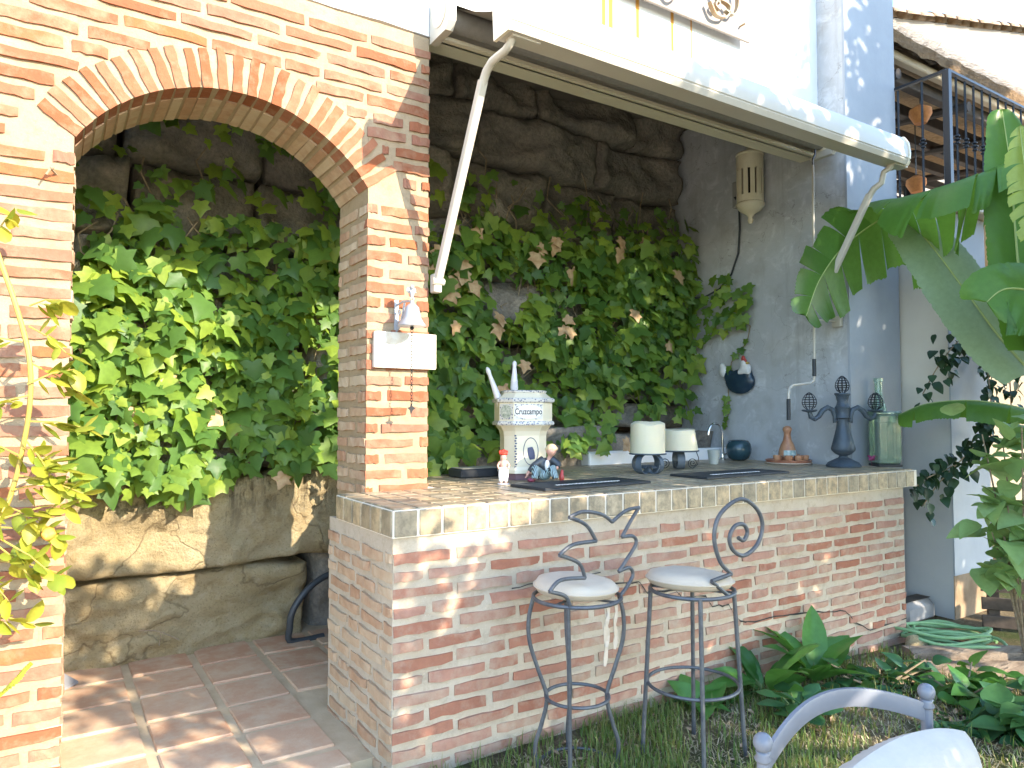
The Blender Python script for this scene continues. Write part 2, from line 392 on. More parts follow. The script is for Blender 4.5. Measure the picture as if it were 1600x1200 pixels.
# ------------------------------------------------------------------ arch wall
WY, WB = 3.60, 4.03                       # front and back plane
AX0, AX1, ASP = .078, 1.412, 2.70; ACX = (AX0 + AX1) / 2; AR = .798; ACZ = 2.262; PX1 = 1.765; BT = 3.615; WL0 = -1.6
def arch_z(x):
    d = x - ACX; return ACZ + math.sqrt(max(AR * AR - d * d, 0))
arch = empty("brick_arch_wall", (ACX, WY, -.2), "old brick wall with a rounded brick archway and white plaster above", "wall")
def arch_shell(x0, x1, z_top, yf, yb, rough):
    mb = MB(); xs = [x0 + (AX0 - x0) * i / 10 for i in range(10)] + [AX0 + (AX1 - AX0) * i / 24 for i in range(25)] + [AX1 + (x1 - AX1) * (i + 1) / 5 for i in range(5)]
    def ok(x): return AX0 < x < AX1
    def grid(cols, y, zb, flip):
        n = 34; vs = []; fs = []
        for x in cols:
            b = zb(x)
            for j in range(n + 1):
                z = b + (z_top - b) * j / n
                vs.append((x, y + (nz((x, y, z), 9) * rough if not flip else 0), z))
        for i in range(len(cols) - 1):
            for j in range(n):
                q = (i * (n + 1) + j, (i + 1) * (n + 1) + j, (i + 1) * (n + 1) + j + 1, i * (n + 1) + j + 1)
                fs.append(tuple(reversed(q)) if flip else q)
        mb.add(vs, fs)
    L = [x for x in xs if x <= AX0 + 1e-6]; Mi = [x for x in xs if AX0 - 1e-6 <= x <= AX1 + 1e-6]; R = [x for x in xs if x >= AX1 - 1e-6]
    for y, fl in ((yf, False), (yb, True)):
        grid(L, y, lambda x: -.25, fl); grid(Mi, y, arch_z, fl); grid(R, y, lambda x: -.25, fl)
    def sheet(a, b):
        n = len(a); mb.add(a + b, [(i, i + 1, n + i + 1, n + i) for i in range(n - 1)])
    pts = [(AX0, -.25)] + [(x, arch_z(x)) for x in Mi] + [(AX1, -.25)]
    sheet([(x, yb, z) for x, z in pts], [(x, yf, z) for x, z in pts])
    sheet([(x1, yb, -.25), (x1, yb, z_top)], [(x1, yf, -.25), (x1, yf, z_top)])
    sheet([(x0, yf, -.25), (x0, yf, z_top)], [(x0, yb, -.25), (x0, yb, z_top)])
    sheet([(x0, yf, z_top), (x1, yf, z_top)], [(x0, yb, z_top), (x1, yb, z_top)])
    return mb
arch_shell(WL0, PX1, BT, WY, WB, .006).build("mortar_core", MO_ARCH, arch, smooth=True)
# plaster band above the bricks
mb = MB(); n = 24
top = [(WL0 + (PX1 - WL0) * i / n, BT + .012 + .014 * nz((i * .4, 0, 0), 1.3)) for i in range(n + 1)]
vs = [(x, WY - .004, z) for x, z in top] + [(x, WY - .004, 5.6) for x, z in top]
vs += [(x, WB, z) for x, z in top] + [(x, WB, 5.6) for x, z in top]; m = n + 1
fs = [(i, i + 1, m + i + 1, m + i) for i in range(n)] + [(2 * m + i + 1, 2 * m + i, 3 * m + i, 3 * m + i + 1) for i in range(n)] + [(2 * m + i, 2 * m + i + 1, i + 1, i) for i in range(n)] + [(m + i, m + i + 1, 3 * m + i + 1, 3 * m + i) for i in range(n)]
fs += [(n, 2 * m + n, 3 * m + n, m + n), (2 * m, 0, m, 3 * m)]
mb.add(vs, fs); mb.build("plaster_band", PLAIN, arch)
RO = .985
def ring_clip(u0, u1):
    def f(z):
        if z < ASP - .02:
            return [(u0, AX0 + .004), (AX1 - .004, u1)]
        d2 = RO * RO - (z - ACZ) ** 2
        if d2 <= 0: return [(u0, u1)]
        d = math.sqrt(d2) + .02
        return [(a, b) for a, b in ((u0, ACX - d), (ACX + d, u1)) if b - a > .05]
    return f
every = courses((0, WY, 0), (1, 0, 0), (0, -1, 0), WL0, PX1 + .004, .0, BT - .02, .083, .33, .048, seed=3, clip=ring_clip(WL0, PX1 + .004))
near = [m for m in every if m.translation.x > -.42]; rest = [m for m in every if m.translation.x <= -.42]
jamb = courses((AX1, 0, 0), (0, 1, 0), (-1, 0, 0), WY + .004, WB, .0, ASP - .03, .083, .24, .05, seed=5, corner=1)
ljamb = courses((AX0, 0, 0), (0, -1, 0), (1, 0, 0), -WB, -WY, .0, ASP - .03, .083, .24, .05, seed=6)
vous = []; nv = 25; ha = math.asin((AX1 - AX0) / 2 / AR)
for i in range(nv):
    a = -ha + 2 * ha * (i + .5) / nv + random.uniform(-.008, .008); L = random.uniform(.175, .20)
    d = Vector((sin(a), 0, cos(a))); t = Vector((cos(a), 0, -sin(a)))
    c = Vector((ACX, 0, ACZ)) + d * (AR - .004 + L / 2) + Vector((0, (WY + WB) / 2 - .006, 0))
    vous.append(frame(c, d * L, Vector((0, WB - WY + .008, 0)), t.cross(Vector((0, 0, 0))) if False else d.cross(Vector((0, 1, 0))) * random.uniform(.040, .048)))
def view_key(Mx):
    p = Mx.translation; return (p - cam.location).length
allb = vous + sorted(near, key=view_key) + jamb
print("arch bricks", len(vous), len(near), len(jamb), len(rest), len(ljamb))
nb = len(vous) + len(near)
place_bricks(sorted(near, key=view_key) + rest, arch, BR_ARCH, len(near))
for b in BRK:
    for v in b.v: v.y = (-.5 if v.y < 0 else .5) + (random.uniform(-.008, .008) if v.y < 0 else 0)
soff = [frame(m.translation + Vector((0, .07, 0)), m.col[0].xyz * 1.03, m.col[1].xyz * .66, m.col[2].xyz * 1.04) for m in vous]
for m in vous: m.translation.y -= .153; m.col[1].xyz = m.col[1].xyz * .30
place_bricks(vous, arch, BR_RING); place_bricks(soff, arch, BR_WASH)
BRK = [brick_mesh(i) for i in range(7)]
nb += len(soff)
place_bricks(jamb + ljamb, arch, BR_WASH, max(0, 300 - nb))

# ------------------------------------------------------------------ bar
BX0, BX1, BY = 1.262, 5.25, 2.90; TZ0, TZ1 = .972, 1.10
bar = empty("brick_bar", (3.3, 3.3, -.25), "long brick bar counter with a tiled top and a crack in its front", "bar counter")
mb = MB()
def rough_face(mb, o, u, lu, lz, nu, nzv, rough, seed, nrm):
    vs = []; u = Vector(u); nrm = Vector(nrm)
    for j in range(nzv + 1):
        for i in range(nu + 1):
            p = Vector(o) + u * (lu * i / nu) + Vector((0, 0, lz * j / nzv)); r = nz(p, 9, seed) * rough
            if i in (0, nu): r *= .3
            vs.append(p + nrm * r)
    fs = [(j * (nu + 1) + i, j * (nu + 1) + i + 1, (j + 1) * (nu + 1) + i + 1, (j + 1) * (nu + 1) + i) for j in range(nzv) for i in range(nu)]
    mb.add(vs, fs)
rough_face(mb, (BX0, BY, -.3), (1, 0, 0), BX1 - BX0, 1.275, 110, 34, .007, 1, (0, -1, 0))
rough_face(mb, (BX0, WY + .12, -.3), (0, -1, 0), WY + .12 - BY, 1.275, 24, 34, .007, 2, (-1, 0, 0)); mb.box((BX0 + .01, WY - .01, -.3), (AX1, WY + .12, .97))
rough_face(mb, (BX1, BY, -.3), (0, 1, 0), 4.4 - BY, 1.275, 10, 12, .007, 3, (1, 0, 0))
mb.build("mortar_core", MO_BAR, bar, smooth=True)
bb = courses((0, BY, 0), (1, 0, 0), (0, -1, 0), BX0 + .004, BX1 - .004, -.20, TZ0 - .005, .0757, .285, .044, seed=11, corner=1)
be = courses((BX0, 0, 0), (0, -1, 0), (-1, 0, 0), -WY - .115, -BY - .002, -.20, TZ0 - .005, .0757, .24, .045, seed=12)
bb = [m for m in bb if m.translation.z > -.16]
print("bar bricks", len(bb), len(be))
place_bricks(sorted(bb, key=view_key), bar, BR_BAR, 300 - len(be)); place_bricks(be, bar, BR_WASH)
# a crack that steps down through the joints
def crack(pts, y, w0):
    mb = MB(); P = []
    for i in range(len(pts) - 1):
        for k in range(5):
            t = k / 5; P.append((pts[i][0] + (pts[i + 1][0] - pts[i][0]) * t, pts[i][1] + (pts[i + 1][1] - pts[i][1]) * t + random.uniform(-.005, .005)))
    P.append(pts[-1]); n = len(P)
    a = [(x, y, z - w0 * random.uniform(.25, 1)) for x, z in P]; b = [(x, y, z + w0 * random.uniform(.2, .8)) for x, z in P]
    c = [(x, y + .03, z) for x, z in P]
    mb.add(a + b + c, [(i, i + 1, n + i + 1, n + i) for i in range(n - 1)]); return mb
DARK = M("dark_gap", (.035, .03, .025), 1)
cr = [(2.42, .64), (2.66, .62), (2.72, .55), (2.93, .545), (2.98, .49), (3.17, .475), (3.22, .41), (3.36, .40), (3.42, .31), (3.52, .275), (3.85, .265), (4.2, .235), (4.5, .20), (4.62, .10), (4.78, .03), (5.24, .04)]
crack(cr, BY - .0115, .0075).build("crack", DARK, bar)
crack([(1.86, .685), (2.1, .70), (2.4, .70)], BY - .0115, .0045).build("crack", DARK, bar)
# tiled top
SLAB = [(1.255, 2.884), (5.405, 2.884), (5.405, 3.355), (5.345, 3.355), (5.345, 4.5), (1.79, 4.5), (1.79, 3.595), (1.255, 3.595)]
mb = MB(); m = len(SLAB); zt, zb = TZ1 - .006, TZ0 + .004
mb.add([(x, y, zb) for x, y in SLAB] + [(x, y, zt) for x, y in SLAB], [(i, (i + 1) % m, m + (i + 1) % m, m + i) for i in range(m)] + [tuple(range(m, 2 * m)), tuple(reversed(range(m)))])
mb.build("counter_slab", GROUT, bar)
def tile_mat():
    q = NT("stone_tile"); r = q.rnd(); cr = q.n("ValToRGB"); e = cr.color_ramp.elements
    cols = [(.36, .26, .15), (.48, .355, .21), (.42, .34, .23), (.24, .195, .135), (.52, .37, .21), (.35, .29, .19)]
    e[0].color = (*cols[0], 1); e[1].color = (*cols[-1], 1)
    for i in range(1, 5): e.new(i / 5).color = (*cols[i], 1)
    q.l(r, cr.inputs[0]); c = q.mix(q.ramp(q.noise(16, 6, .7), .40, .60, 0, .8), cr.outputs[0], (.15, .125, .085))
    c = q.mix(q.ramp(q.noise(9, 5), .52, .7, 0, .4), c, (.46, .38, .24))
    q.l(c, q.b.inputs["Base Color"]); q.b.inputs["Roughness"].default_value = .38
    q.bump(q.noise(50, 5), .15, .004); return q.mat
TILE = tile_mat(); TP = .1175
def tile_mesh(sx, sy, sz, name):
    mb = MB(); mb.box((-sx / 2, -sy / 2, -sz / 2), (sx / 2, sy / 2, sz / 2), .003); return raw_mesh(name, mb, TILE)
tm = tile_mesh(TP - .013, .010, TZ1 - TZ0 - .018, "edge_tile"); tt = tile_mesh(TP - .011, TP - .011, .010, "top_tile")
n = int((5.405 - 1.255) / TP)
for i in range(n + 1):
    x = 1.255 + TP * (i + .5)
    if x < 5.39: inst("edge_tile", tm, bar, Matrix.Translation((x, 2.882, (TZ0 + TZ1) / 2)) @ Matrix.Rotation(random.uniform(-.008, .008), 4, 'Y'))
for i in range(6):
    inst("edge_tile", tm, bar, Matrix.Translation((1.253, 2.884 + TP * (i + .5), (TZ0 + TZ1) / 2)) @ Matrix.Rotation(-pi / 2, 4, 'Z'))
for i in range(4):
    inst("edge_tile", tm, bar, Matrix.Translation((5.407, 2.884 + TP * (i + .5), (TZ0 + TZ1) / 2)) @ Matrix.Rotation(pi / 2, 4, 'Z'))
spots = []
for i in range(n):
    for j in range(14):
        x, y = 1.255 + TP * (i + .5), 2.884 + TP * (j + .5)
        if (x < 1.79 + TP / 2 and y > 3.595 - TP * .4) or y > 4.48 or (x > 5.345 - TP / 2 and y > 3.355 - TP / 2): continue
        spots.append((x, y))
spots.sort(key=lambda p: math.hypot(p[0], p[1]))
for k, (x, y) in enumerate(spots[:230]): inst("top_tile", tt, bar, Matrix.Translation((x, y, TZ1 - .004 + random.uniform(-.0008, .0008))))
mb = MB()
for x, y in spots[230:]: mb.box((x - TP / 2 + .0055, y - TP / 2 + .0055, TZ1 - .009), (x + TP / 2 - .0055, y + TP / 2 - .0055, TZ1 + random.uniform(0, .0015)))
tag(mb.build("top_tile_field", TILE, bar), kind="stuff")

# ------------------------------------------------------------------ white house: wall over the bar, pier, grey side wall, ceiling
house = empty("white_house", (3.6, 3.8, 0), "white plastered house wall above the bar with a shaded pier", "house")
SX = 5.35
mb = MB(); mb.box((PX1 + .004, WY, 3.656), (SX, WY + .168, 6.4)); mb.build("upper_wall", WHITE, house)
mb = MB(); mb.box((PX1 + .006, WY - .012, 3.636), (SX - .004, WY + .172, 3.655), .004); mb.build("lintel_board", CREAMMET, house)
mb = MB()
rough_face(mb, (SX, 5.3, -.3), (0, -1, 0), 5.3 - 3.36, 6.7, 40, 90, .012, 4, (-1, 0, 0))
mb.box((SX + .02, 3.375, -.3), (6.06, 5.6, 6.4))
mb.build("side_wall", GREYW, house, smooth=True)
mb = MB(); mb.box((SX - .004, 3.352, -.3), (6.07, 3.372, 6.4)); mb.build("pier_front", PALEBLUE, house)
mb = MB(); mb.box((-3, WB + .002, 4.35), (SX, 6.0, 4.5)); mb.box((PX1 + .004, WY + .17, 4.35), (SX, WB + .002, 4.5)); mb.build("ceiling_slab", M("dark_ceiling", (.20, .17, .14), .95, (.14, .12, .10), 4), house)

# ------------------------------------------------------------------ rock retaining wall
rock = empty("rock_retaining_wall", (2, 5.2, -.1), "rough limestone boulder wall under the ivy behind the arch and bar", "rock wall")
def back_y(x): return 5.02 + .03 * max(0, x - 1.2)
def stone(x0, x1, z0, z1, dy=0, depth=.5, mat=ROCK, amp=.05, seed=0, tilt=0, round_=.035):
    rs_ = .018 if mat is ROCK else .045; nx = max(6, int((x1 - x0) / rs_)); nzv = max(5, int((z1 - z0) / rs_)); vs = []; yf = back_y((x0 + x1) / 2) + dy
    for j in range(nzv + 1):
        for i in range(nx + 1):
            a = i / nx; b = j / nzv; x = x0 + (x1 - x0) * a; z = z0 + (z1 - z0) * b + tilt * (a - .5)
            e = min(a * (x1 - x0), (1 - a) * (x1 - x0), b * (z1 - z0), (1 - b) * (z1 - z0))
            inset = round_ * max(0, 1 - e / (round_ * 1.1)) ** 2
            d = nz((x, 0, z), 1.6, seed) * amp * 1.4 + (1 - abs(nz((x, 0, z * 1.6), 3.1, seed)) * 2) * amp * .7 + nz((x, 0, z * 2), 9, seed) * amp * .35 + round(nz((x, 3, z), 2.3, seed) * 3) / 3 * amp * .5
            if mat is ROCK: d += sum((.5 - abs(nz((x + .3 * z, 2, z * 1.5 - .25 * x), f_, seed))) * a_ for f_, a_ in ((5, .030), (11, .020), (24, .010))) - .02
            x += nz((0, z, 1), 3, seed) * .03 * (1 if a in (0, 1) else 0); z += nz((x, 1, 0), 2.4, seed) * .035 * (1 if b in (0, 1) else 0)
            vs.append((x, yf - d + inset, z))
    n = nx + 1; mb = MB()
    fs = [(j * n + i, j * n + i + 1, (j + 1) * n + i + 1, (j + 1) * n + i) for j in range(nzv) for i in range(nx)]
    ring = [i for i in range(n)] + [j * n + nx for j in range(1, nzv + 1)] + [nzv * n + i for i in range(nx - 1, -1, -1)] + [j * n for j in range(nzv - 1, 0, -1)]
    o = len(vs); vs += [(vs[i][0], yf + depth, vs[i][2]) for i in ring]; r = len(ring)
    fs += [(ring[(k + 1) % r], ring[k], o + k, o + (k + 1) % r) for k in range(r)]
    mb.add(vs, fs); return mb.build("stone", mat, rock, smooth='all')
mb = MB(); mb.box((-3, 5.5, -.3), (SX, 6.0, 4.35)); mb.build("packed_earth", M("packed_earth", (.07, .05, .035), 1, (.11, .08, .05), 6), rock)
stone(-.75, 1.54, -.08, .50, .02, mat=ROCK, amp=.07, seed=1)
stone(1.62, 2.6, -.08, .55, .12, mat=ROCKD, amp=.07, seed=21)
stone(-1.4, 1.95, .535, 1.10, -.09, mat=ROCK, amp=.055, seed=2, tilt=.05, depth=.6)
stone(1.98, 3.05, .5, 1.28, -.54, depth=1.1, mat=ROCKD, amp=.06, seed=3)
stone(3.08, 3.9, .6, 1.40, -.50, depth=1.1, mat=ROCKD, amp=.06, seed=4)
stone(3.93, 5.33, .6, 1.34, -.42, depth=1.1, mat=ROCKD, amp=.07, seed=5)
z = 1.14; sd = 30
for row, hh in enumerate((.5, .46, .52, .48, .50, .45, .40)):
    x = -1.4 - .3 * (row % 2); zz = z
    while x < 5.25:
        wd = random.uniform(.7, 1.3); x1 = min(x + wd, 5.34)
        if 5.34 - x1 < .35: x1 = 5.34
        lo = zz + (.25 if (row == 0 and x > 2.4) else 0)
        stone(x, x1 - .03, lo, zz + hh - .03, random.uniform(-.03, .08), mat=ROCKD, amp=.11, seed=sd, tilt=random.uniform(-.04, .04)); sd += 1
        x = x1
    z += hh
# whitewashed ledge at the back of the counter
mb = MB(); mb.box((3.62, 4.49, TZ1 - .02), (5.34, 4.62, 1.20), .012, .004); mb.build("plaster_ledge", PLAIN, rock)
# ------------------------------------------------------------------ ivy
def leaf_outline(pts, fold=.10, cup=.06, name="leaf"):
    """pts: right half outline (x, z) from the stalk to the tip"""
    mb = MB(); n = len(pts)
    R = [(x, -cup * 0 + fold * x * .9 + cup * abs(z) ** 2 * .5, z) for x, z in pts]; Lh = [(-x, fold * x * .9 + cup * abs(z) ** 2 * .5, z) for x, z in pts[1:-1]]
    tip = pts[-1][1]; mid = [(0, -.03, tip * .3), (0, -.02, tip * .65)]
    vs = R + Lh + mid; a = n + len(Lh); b = a + 1; fs = []
    def m(i): return i if i in (0, n - 1) else n + i - 1
    for i in range(n - 1):
        zmid = (pts[i][1] + pts[i + 1][1]) / 2; c = a if zmid > tip * .5 else b
        fs.append((c, i, i + 1)); fs.append((c, m(i + 1), m(i)))
    h = next(i for i in range(1, n - 1) if (pts[i][1] + pts[i + 1][1]) / 2 <= tip * .5)
    fs.append((a, h, b)); fs.append((b, m(h), a))
    mb.add(vs, fs); return mb
def ivy_leaf(i):
    r = random.Random(i); j = lambda v: v * r.uniform(.86, 1.14)
    return leaf_outline([(0, 0), (j(.22), .12), (j(.45), j(.03)), (j(.40), -.20), (j(.60), j(-.44)), (j(.30), -.54), (j(.17), -.78), (0, -1.05)], r.uniform(.05, .28), r.uniform(-.1, .3))
IVYL = [ivy_leaf(i) for i in range(8)]
def leaf_frame(p, size, yaw, pitch, roll, base=0):
    return Matrix.Translation(p) @ Matrix.Rotation(base + yaw, 4, 'Z') @ Matrix.Rotation(pitch, 4, 'X') @ Matrix.Rotation(roll, 4, 'Y') @ Matrix.Scale(size, 4)
def place_leaves(items, meshes, mat, parent, limit=300, part="leaf", rest="foliage", smooth=True):
    mes = [raw_mesh(part, b, mat, smooth) for b in meshes]
    for Mx in items[:limit]: inst(part, random.choice(mes), parent, Mx)
    if len(items) > limit:
        mb = MB()
        for Mx in items[limit:]:
            b = random.choice(meshes); mb.add([Mx @ p for p in b.v], b.f)
        tag(mb.build(rest, mat, parent, smooth='all'), kind="stuff")
def vines(n, x0, x1, z0, z1, yf, parent):
    for i in range(n):
        x = random.uniform(x0, x1); z = random.uniform(z0, z1); P = []
        for k in range(7):
            P.append((x + nz((x, k * .4, i), 1.2) * .22, yf(x, z) - .03 - .05 * random.random(), z)); z -= random.uniform(.06, .16)
        mb = MB(); mb.tube(P, [.006 - .0005 * k for k in range(7)], 5); mb.build("vine_stem", STEM, parent, smooth=True)
def ivy_items(n, x0, x1, z0, z1, dens, yf, seed, thick):
    rnd = random.Random(seed); out = []; tries = 0
    while len(out) < n and tries < n * 30:
        tries += 1; x = rnd.uniform(x0, x1); z = rnd.uniform(z0, z1)
        if rnd.random() > dens(x, z): continue
        off = rnd.random() ** 1.3 * thick(x, z)
        p = Vector((x, yf(x, z) - .04 - off, z)); s = rnd.choice((.055, .075, .09, .10, .115, .14)) * rnd.uniform(.85, 1.15) * (1.15 if off > .1 else 1)
        out.append((off, leaf_frame(p, s, rnd.uniform(-.9, .9), rnd.uniform(-.95, .25), rnd.uniform(-1.0, 1.0))))
    out.sort(key=lambda t: -t[0]); return [m for o, m in out]
def sm(a, b, x): t = max(0, min(1, (x - a) / (b - a))); return t * t * (3 - 2 * t)
def yA(x, z): return back_y(x) - .07 - (.05 if z < 1.2 else 0)
def dA(x, z):
    lo = 1.03 + .10 * nz((x, 0, 0), 2.1) + (.06 if x > .8 else 0)
    d = sm(lo, lo + .10, z) * (1 - .88 * sm(2.15 + .25 * nz((x, 3, 0), 1.5) + .12 * x, 2.95, z))
    return max(d, .55 * (z > 2.2) * (nz((x, 5, z), 1.8) > .0)) * (1 if nz((x, 9, z), 2.6) > -.45 else .15)
ivyA = empty("climbing_ivy", (.7, 4.9, 1.0), "dense green ivy on the rock wall seen through the arch", "ivy")
place_leaves(ivy_items(2700, -.75, 1.95, .95, 3.5, dA, yA, 21, lambda x, z: .20 + .16 * max(0, nz((x, 40, z), 2.2))), IVYL, IVY, ivyA)
vines(26, -.3, 1.7, 2.1, 3.4, yA, ivyA)
def yB(x, z): return back_y(x) - .07 - .45 * (1 - sm(1.15, 1.75, z))
def dB(x, z):
    lo = 1.16 + .16 * nz((x, 20, 0), 1.7) + .30 * sm(3.6, 4.3, x) - .16 * sm(2.6, 1.9, x)
    hi = 2.68 + .32 * nz((x, 22, 0), 1.1) + .12 * sm(2, 4, x)
    d = sm(lo, lo + .12, z) * (1 - .9 * sm(hi, hi + .45, z))
    if x > 4.75 and z < 1.95: d *= .25
    if 3.0 < x < 3.5 and 1.3 < z < 1.62: d *= .2
    return max(d, .4 * (hi < z < 3.4) * (nz((x, 25, z), 1.7) > .0)) * (1 if nz((x, 29, z), 2.4) > -.42 else .15)
ivyB = empty("climbing_ivy", (3.4, 4.9, 1.1), "broad mass of darker ivy on the rock wall behind the bar", "ivy")
itB = ivy_items(3000, 1.75, 5.25, 1.0, 3.45, dB, yB, 22, lambda x, z: .20 + .22 * max(0, nz((x, 41, z), 2.2)))
rnd = random.Random(5)
for i in range(75):                      # ivy creeping round onto the grey side wall
    t = rnd.random(); y = 5.0 - .75 * t; z = 2.55 + rnd.uniform(-.40, .35) * (1 - .5 * t)
    itB.append(leaf_frame(Vector((SX - .05 - rnd.random() * .10, y, z)), rnd.uniform(.08, .12), rnd.uniform(-.6, .6), rnd.uniform(-.6, .1), rnd.uniform(-.7, .7), -pi / 2 * .8))
strand = [(SX - .02, 4.52, 2.42), (SX - .02, 4.30, 2.30), (SX - .015, 4.34, 2.16), (SX - .02, 4.52, 1.98), (SX - .02, 4.56, 1.72), (SX - .02, 4.55, 1.55), (SX - .02, 4.60, 1.36)]
front = []
for k in range(len(strand) - 1):
    a, b = Vector(strand[k]), Vector(strand[k + 1])
    for q in range(3 if k > 1 else 1):
        p = a.lerp(b, rnd.random()); p.x -= .03; front.append(leaf_frame(p, rnd.uniform(.06, .09), rnd.uniform(-.5, .5), rnd.uniform(-.5, 0), rnd.uniform(-.5, .5), -pi / 2 * .75))
place_leaves(front + itB, IVYL, IVY, ivyB)
mb = MB(); mb.tube(strand, .005, 5); mb.build("vine_stem", STEM, ivyB, smooth=True)
vines(60, 1.9, 5.1, 2.2, 3.7, yB, ivyB)
r_ = random.Random(77)
dead = [(r_.uniform(2.0, 5.0), r_.uniform(2.1, 3.1)) for k in range(26)] + [(2.55, 2.52), (2.63, 2.58), (2.70, 2.50), (2.95, 2.28), (2.93, 2.20), (3.2, 1.92), (2.98, 1.72), (3.0, 1.65), (3.95, 1.28)]
place_leaves([leaf_frame(Vector((x, yB(x, z) - .25, z)), random.uniform(.10, .15), random.uniform(-.5, .5), random.uniform(-.6, .2), random.uniform(-1, 1)) for x, z in dead], IVYL[:3], DEADLEAF, ivyB, part="dead_leaf")
dead = [(.45, 1.52), (.92, 1.50), (1.05, 1.42), (1.3, 1.12), (.2, 1.9), (.62, 1.72)]
place_leaves([leaf_frame(Vector((x, yA(x, z) - .19, z)), random.uniform(.10, .14), random.uniform(-.5, .5), random.uniform(-.6, .2), random.uniform(-1, 1)) for x, z in dead], IVYL[:3], DEADLEAF, ivyA, part="dead_leaf")

# ------------------------------------------------------------------ awning
aw = empty("awning", (3.4, WY, 3.4), "cream retractable awning over the bar with drop arms and grey cloth", "awning")
def extrude_x(prof, x0, x1):
    mb = MB(); n = len(prof)
    mb.add([(x0, y, z) for y, z in prof] + [(x1, y, z) for y, z in prof], [(i, (i + 1) % n, n + (i + 1) % n, n + i) for i in range(n)] + [tuple(reversed(range(n))), tuple(range(n, 2 * n))]); return mb
extrude_x([(3.585, 3.60), (3.585, 3.80), (3.50, 3.815), (3.42, 3.79), (3.375, 3.74), (3.375, 3.715), (3.42, 3.76), (3.50, 3.785), (3.57, 3.775), (3.57, 3.60)], 1.80, 5.22).build("cassette_hood", WHITEMET, aw, smooth=True)
extrude_x([(3.586, 3.60), (3.586, 3.634), (3.555, 3.634), (3.535, 3.622), (3.535, 3.60)], 1.80, 5.22).build("cassette_sill", CREAMMET, aw)
mb = MB(); mb.tube([(1.82, 3.49, 3.695), (5.2, 3.49, 3.695)], .062, 18); mb.build("cloth_roller", CLOTHG, aw, smooth=True)
for x in (1.765, 5.215):
    pr = [(3.59, 3.575), (3.59, 3.80), (3.54, 3.825), (3.46, 3.825), (3.39, 3.78), (3.362, 3.71), (3.365, 3.62), (3.40, 3.578)]
    o = extrude_x(pr, x, x + .045).build("end_cap", WHITEMET, aw)
    mb = MB(); mb.tube([(x - .004, 3.475, 3.70), (x + .049, 3.475, 3.70)], .075, 20); mb.build("cap_disc", CREAMMET, o, smooth=True)
mb = MB(); n = 10
for s, dz in ((1, 0), (-1, .003)):
    vs = []
    for i in range(n + 1):
        t = i / n; y = 3.44 + (2.82 - 3.44) * t; z = 3.735 + (3.44 - 3.735) * t - .02 * sin(pi * t) + dz
        vs += [(1.845, y, z), (5.05, y, z)]
    mb.add(vs, [((2 * i, 2 * i + 1, 2 * i + 3, 2 * i + 2) if s < 0 else (2 * i, 2 * i + 2, 2 * i + 3, 2 * i + 1)) for i in range(n)])
mb.build("awning_cloth", CLOTHG, aw, smooth=True)
pr = [(2.85, 3.27), (2.86, 3.40), (2.85, 3.455), (2.80, 3.48), (2.755, 3.47), (2.725, 3.42), (2.715, 3.36), (2.718, 3.315), (2.726, 3.31), (2.726, 3.304), (2.718, 3.299), (2.735, 3.27)]
extrude_x(pr, 1.755, 5.085).build("front_bar", WHITEMET, aw, smooth=True)
for x in (1.738, 5.085):
    extrude_x([(y + (.008 if y > 2.79 else -.006), z + (.006 if z > 3.36 else -.006)) for y, z in pr], x, x + .017).build("end_cap", CREAMMET, aw)
sq = [(.7, .45), (-.7, .45), (-.7, -.45), (.7, -.45)]
for (x, py, pz, ey) in ((1.80, 3.57, 2.235, 2.79), (5.0, 3.335, 2.475, 2.79)):
    el = 3.17 if x < 2 else 3.10
    mb = MB(); mb.tube([(x, py - .02, pz), (x, ey + .27 if x < 2 else ey + .17, el - .0)], .021, sec=[(1, .75), (.75, 1), (-.75, 1), (-1, .75), (-1, -.75), (-.75, -1), (.75, -1), (1, -.75)], up=(1, 0, 0)); arm = mb.build("arm", WHITEMET, aw)
    yb0 = ey + .27 if x < 2 else ey + .17
    mb = MB(); mb.tube([(x, yb0 + .01, el - .02), (x, yb0 - .035, el + .035), (x, yb0 - .09, el + .062), (x, ey + .06, 3.235), (x, ey + .02, 3.25), (x, ey + .005, 3.275)], [.022, .022, .021, .02, .02, .022], 10); mb.build("arm_elbow", WHITEMET, arm, smooth=True)
    mb = MB(); mb.box((x - .02, ey - .035, 3.262), (x + .14, ey + .035, 3.276), .003); mb.build("arm_bracket", WHITEMET, arm)
    mb = MB(); mb.box((x - .024, py - .03, pz - .06), (x + .024, py + .028, pz + .045), .006); mb.tube([(x - .035, py - .025, pz), (x + .035, py - .025, pz)], .02, 12); mb.build("wall_bracket", WHITEMET, arm)
for x in (2.75, 3.12, 3.55):
    mb = MB(); mb.box((x, 2.86, 3.335), (x + .26, 2.885, 3.36), .004); mb.build("bar_clip", CREAMMET, aw)
ck = empty("awning_crank", (4.9, 3.45, 1.46), "thin white crank rod with two black grips hanging from the awning", "crank")
mb = MB(); mb.tube([(5.05, 3.45, 3.47), (5.03, 3.455, 1.80), (5.025, 3.46, 1.765), (4.98, 3.46, 1.745), (4.77, 3.46, 1.725), (4.725, 3.46, 1.70), (4.715, 3.46, 1.66), (4.712, 3.46, 1.50)], .0095, 10); mb.build("rod", WHITEMET, ck, smooth=True)
mb = MB(); mb.tube([(5.031, 3.455, 1.935), (5.03, 3.455, 1.80)], .0155, 10); mb.build("grip", BLACK, ck, smooth=True)
mb = MB(); mb.tube([(4.714, 3.46, 1.62), (4.712, 3.46, 1.46)], .0155, 10); mb.build("grip", BLACK, ck, smooth=True)
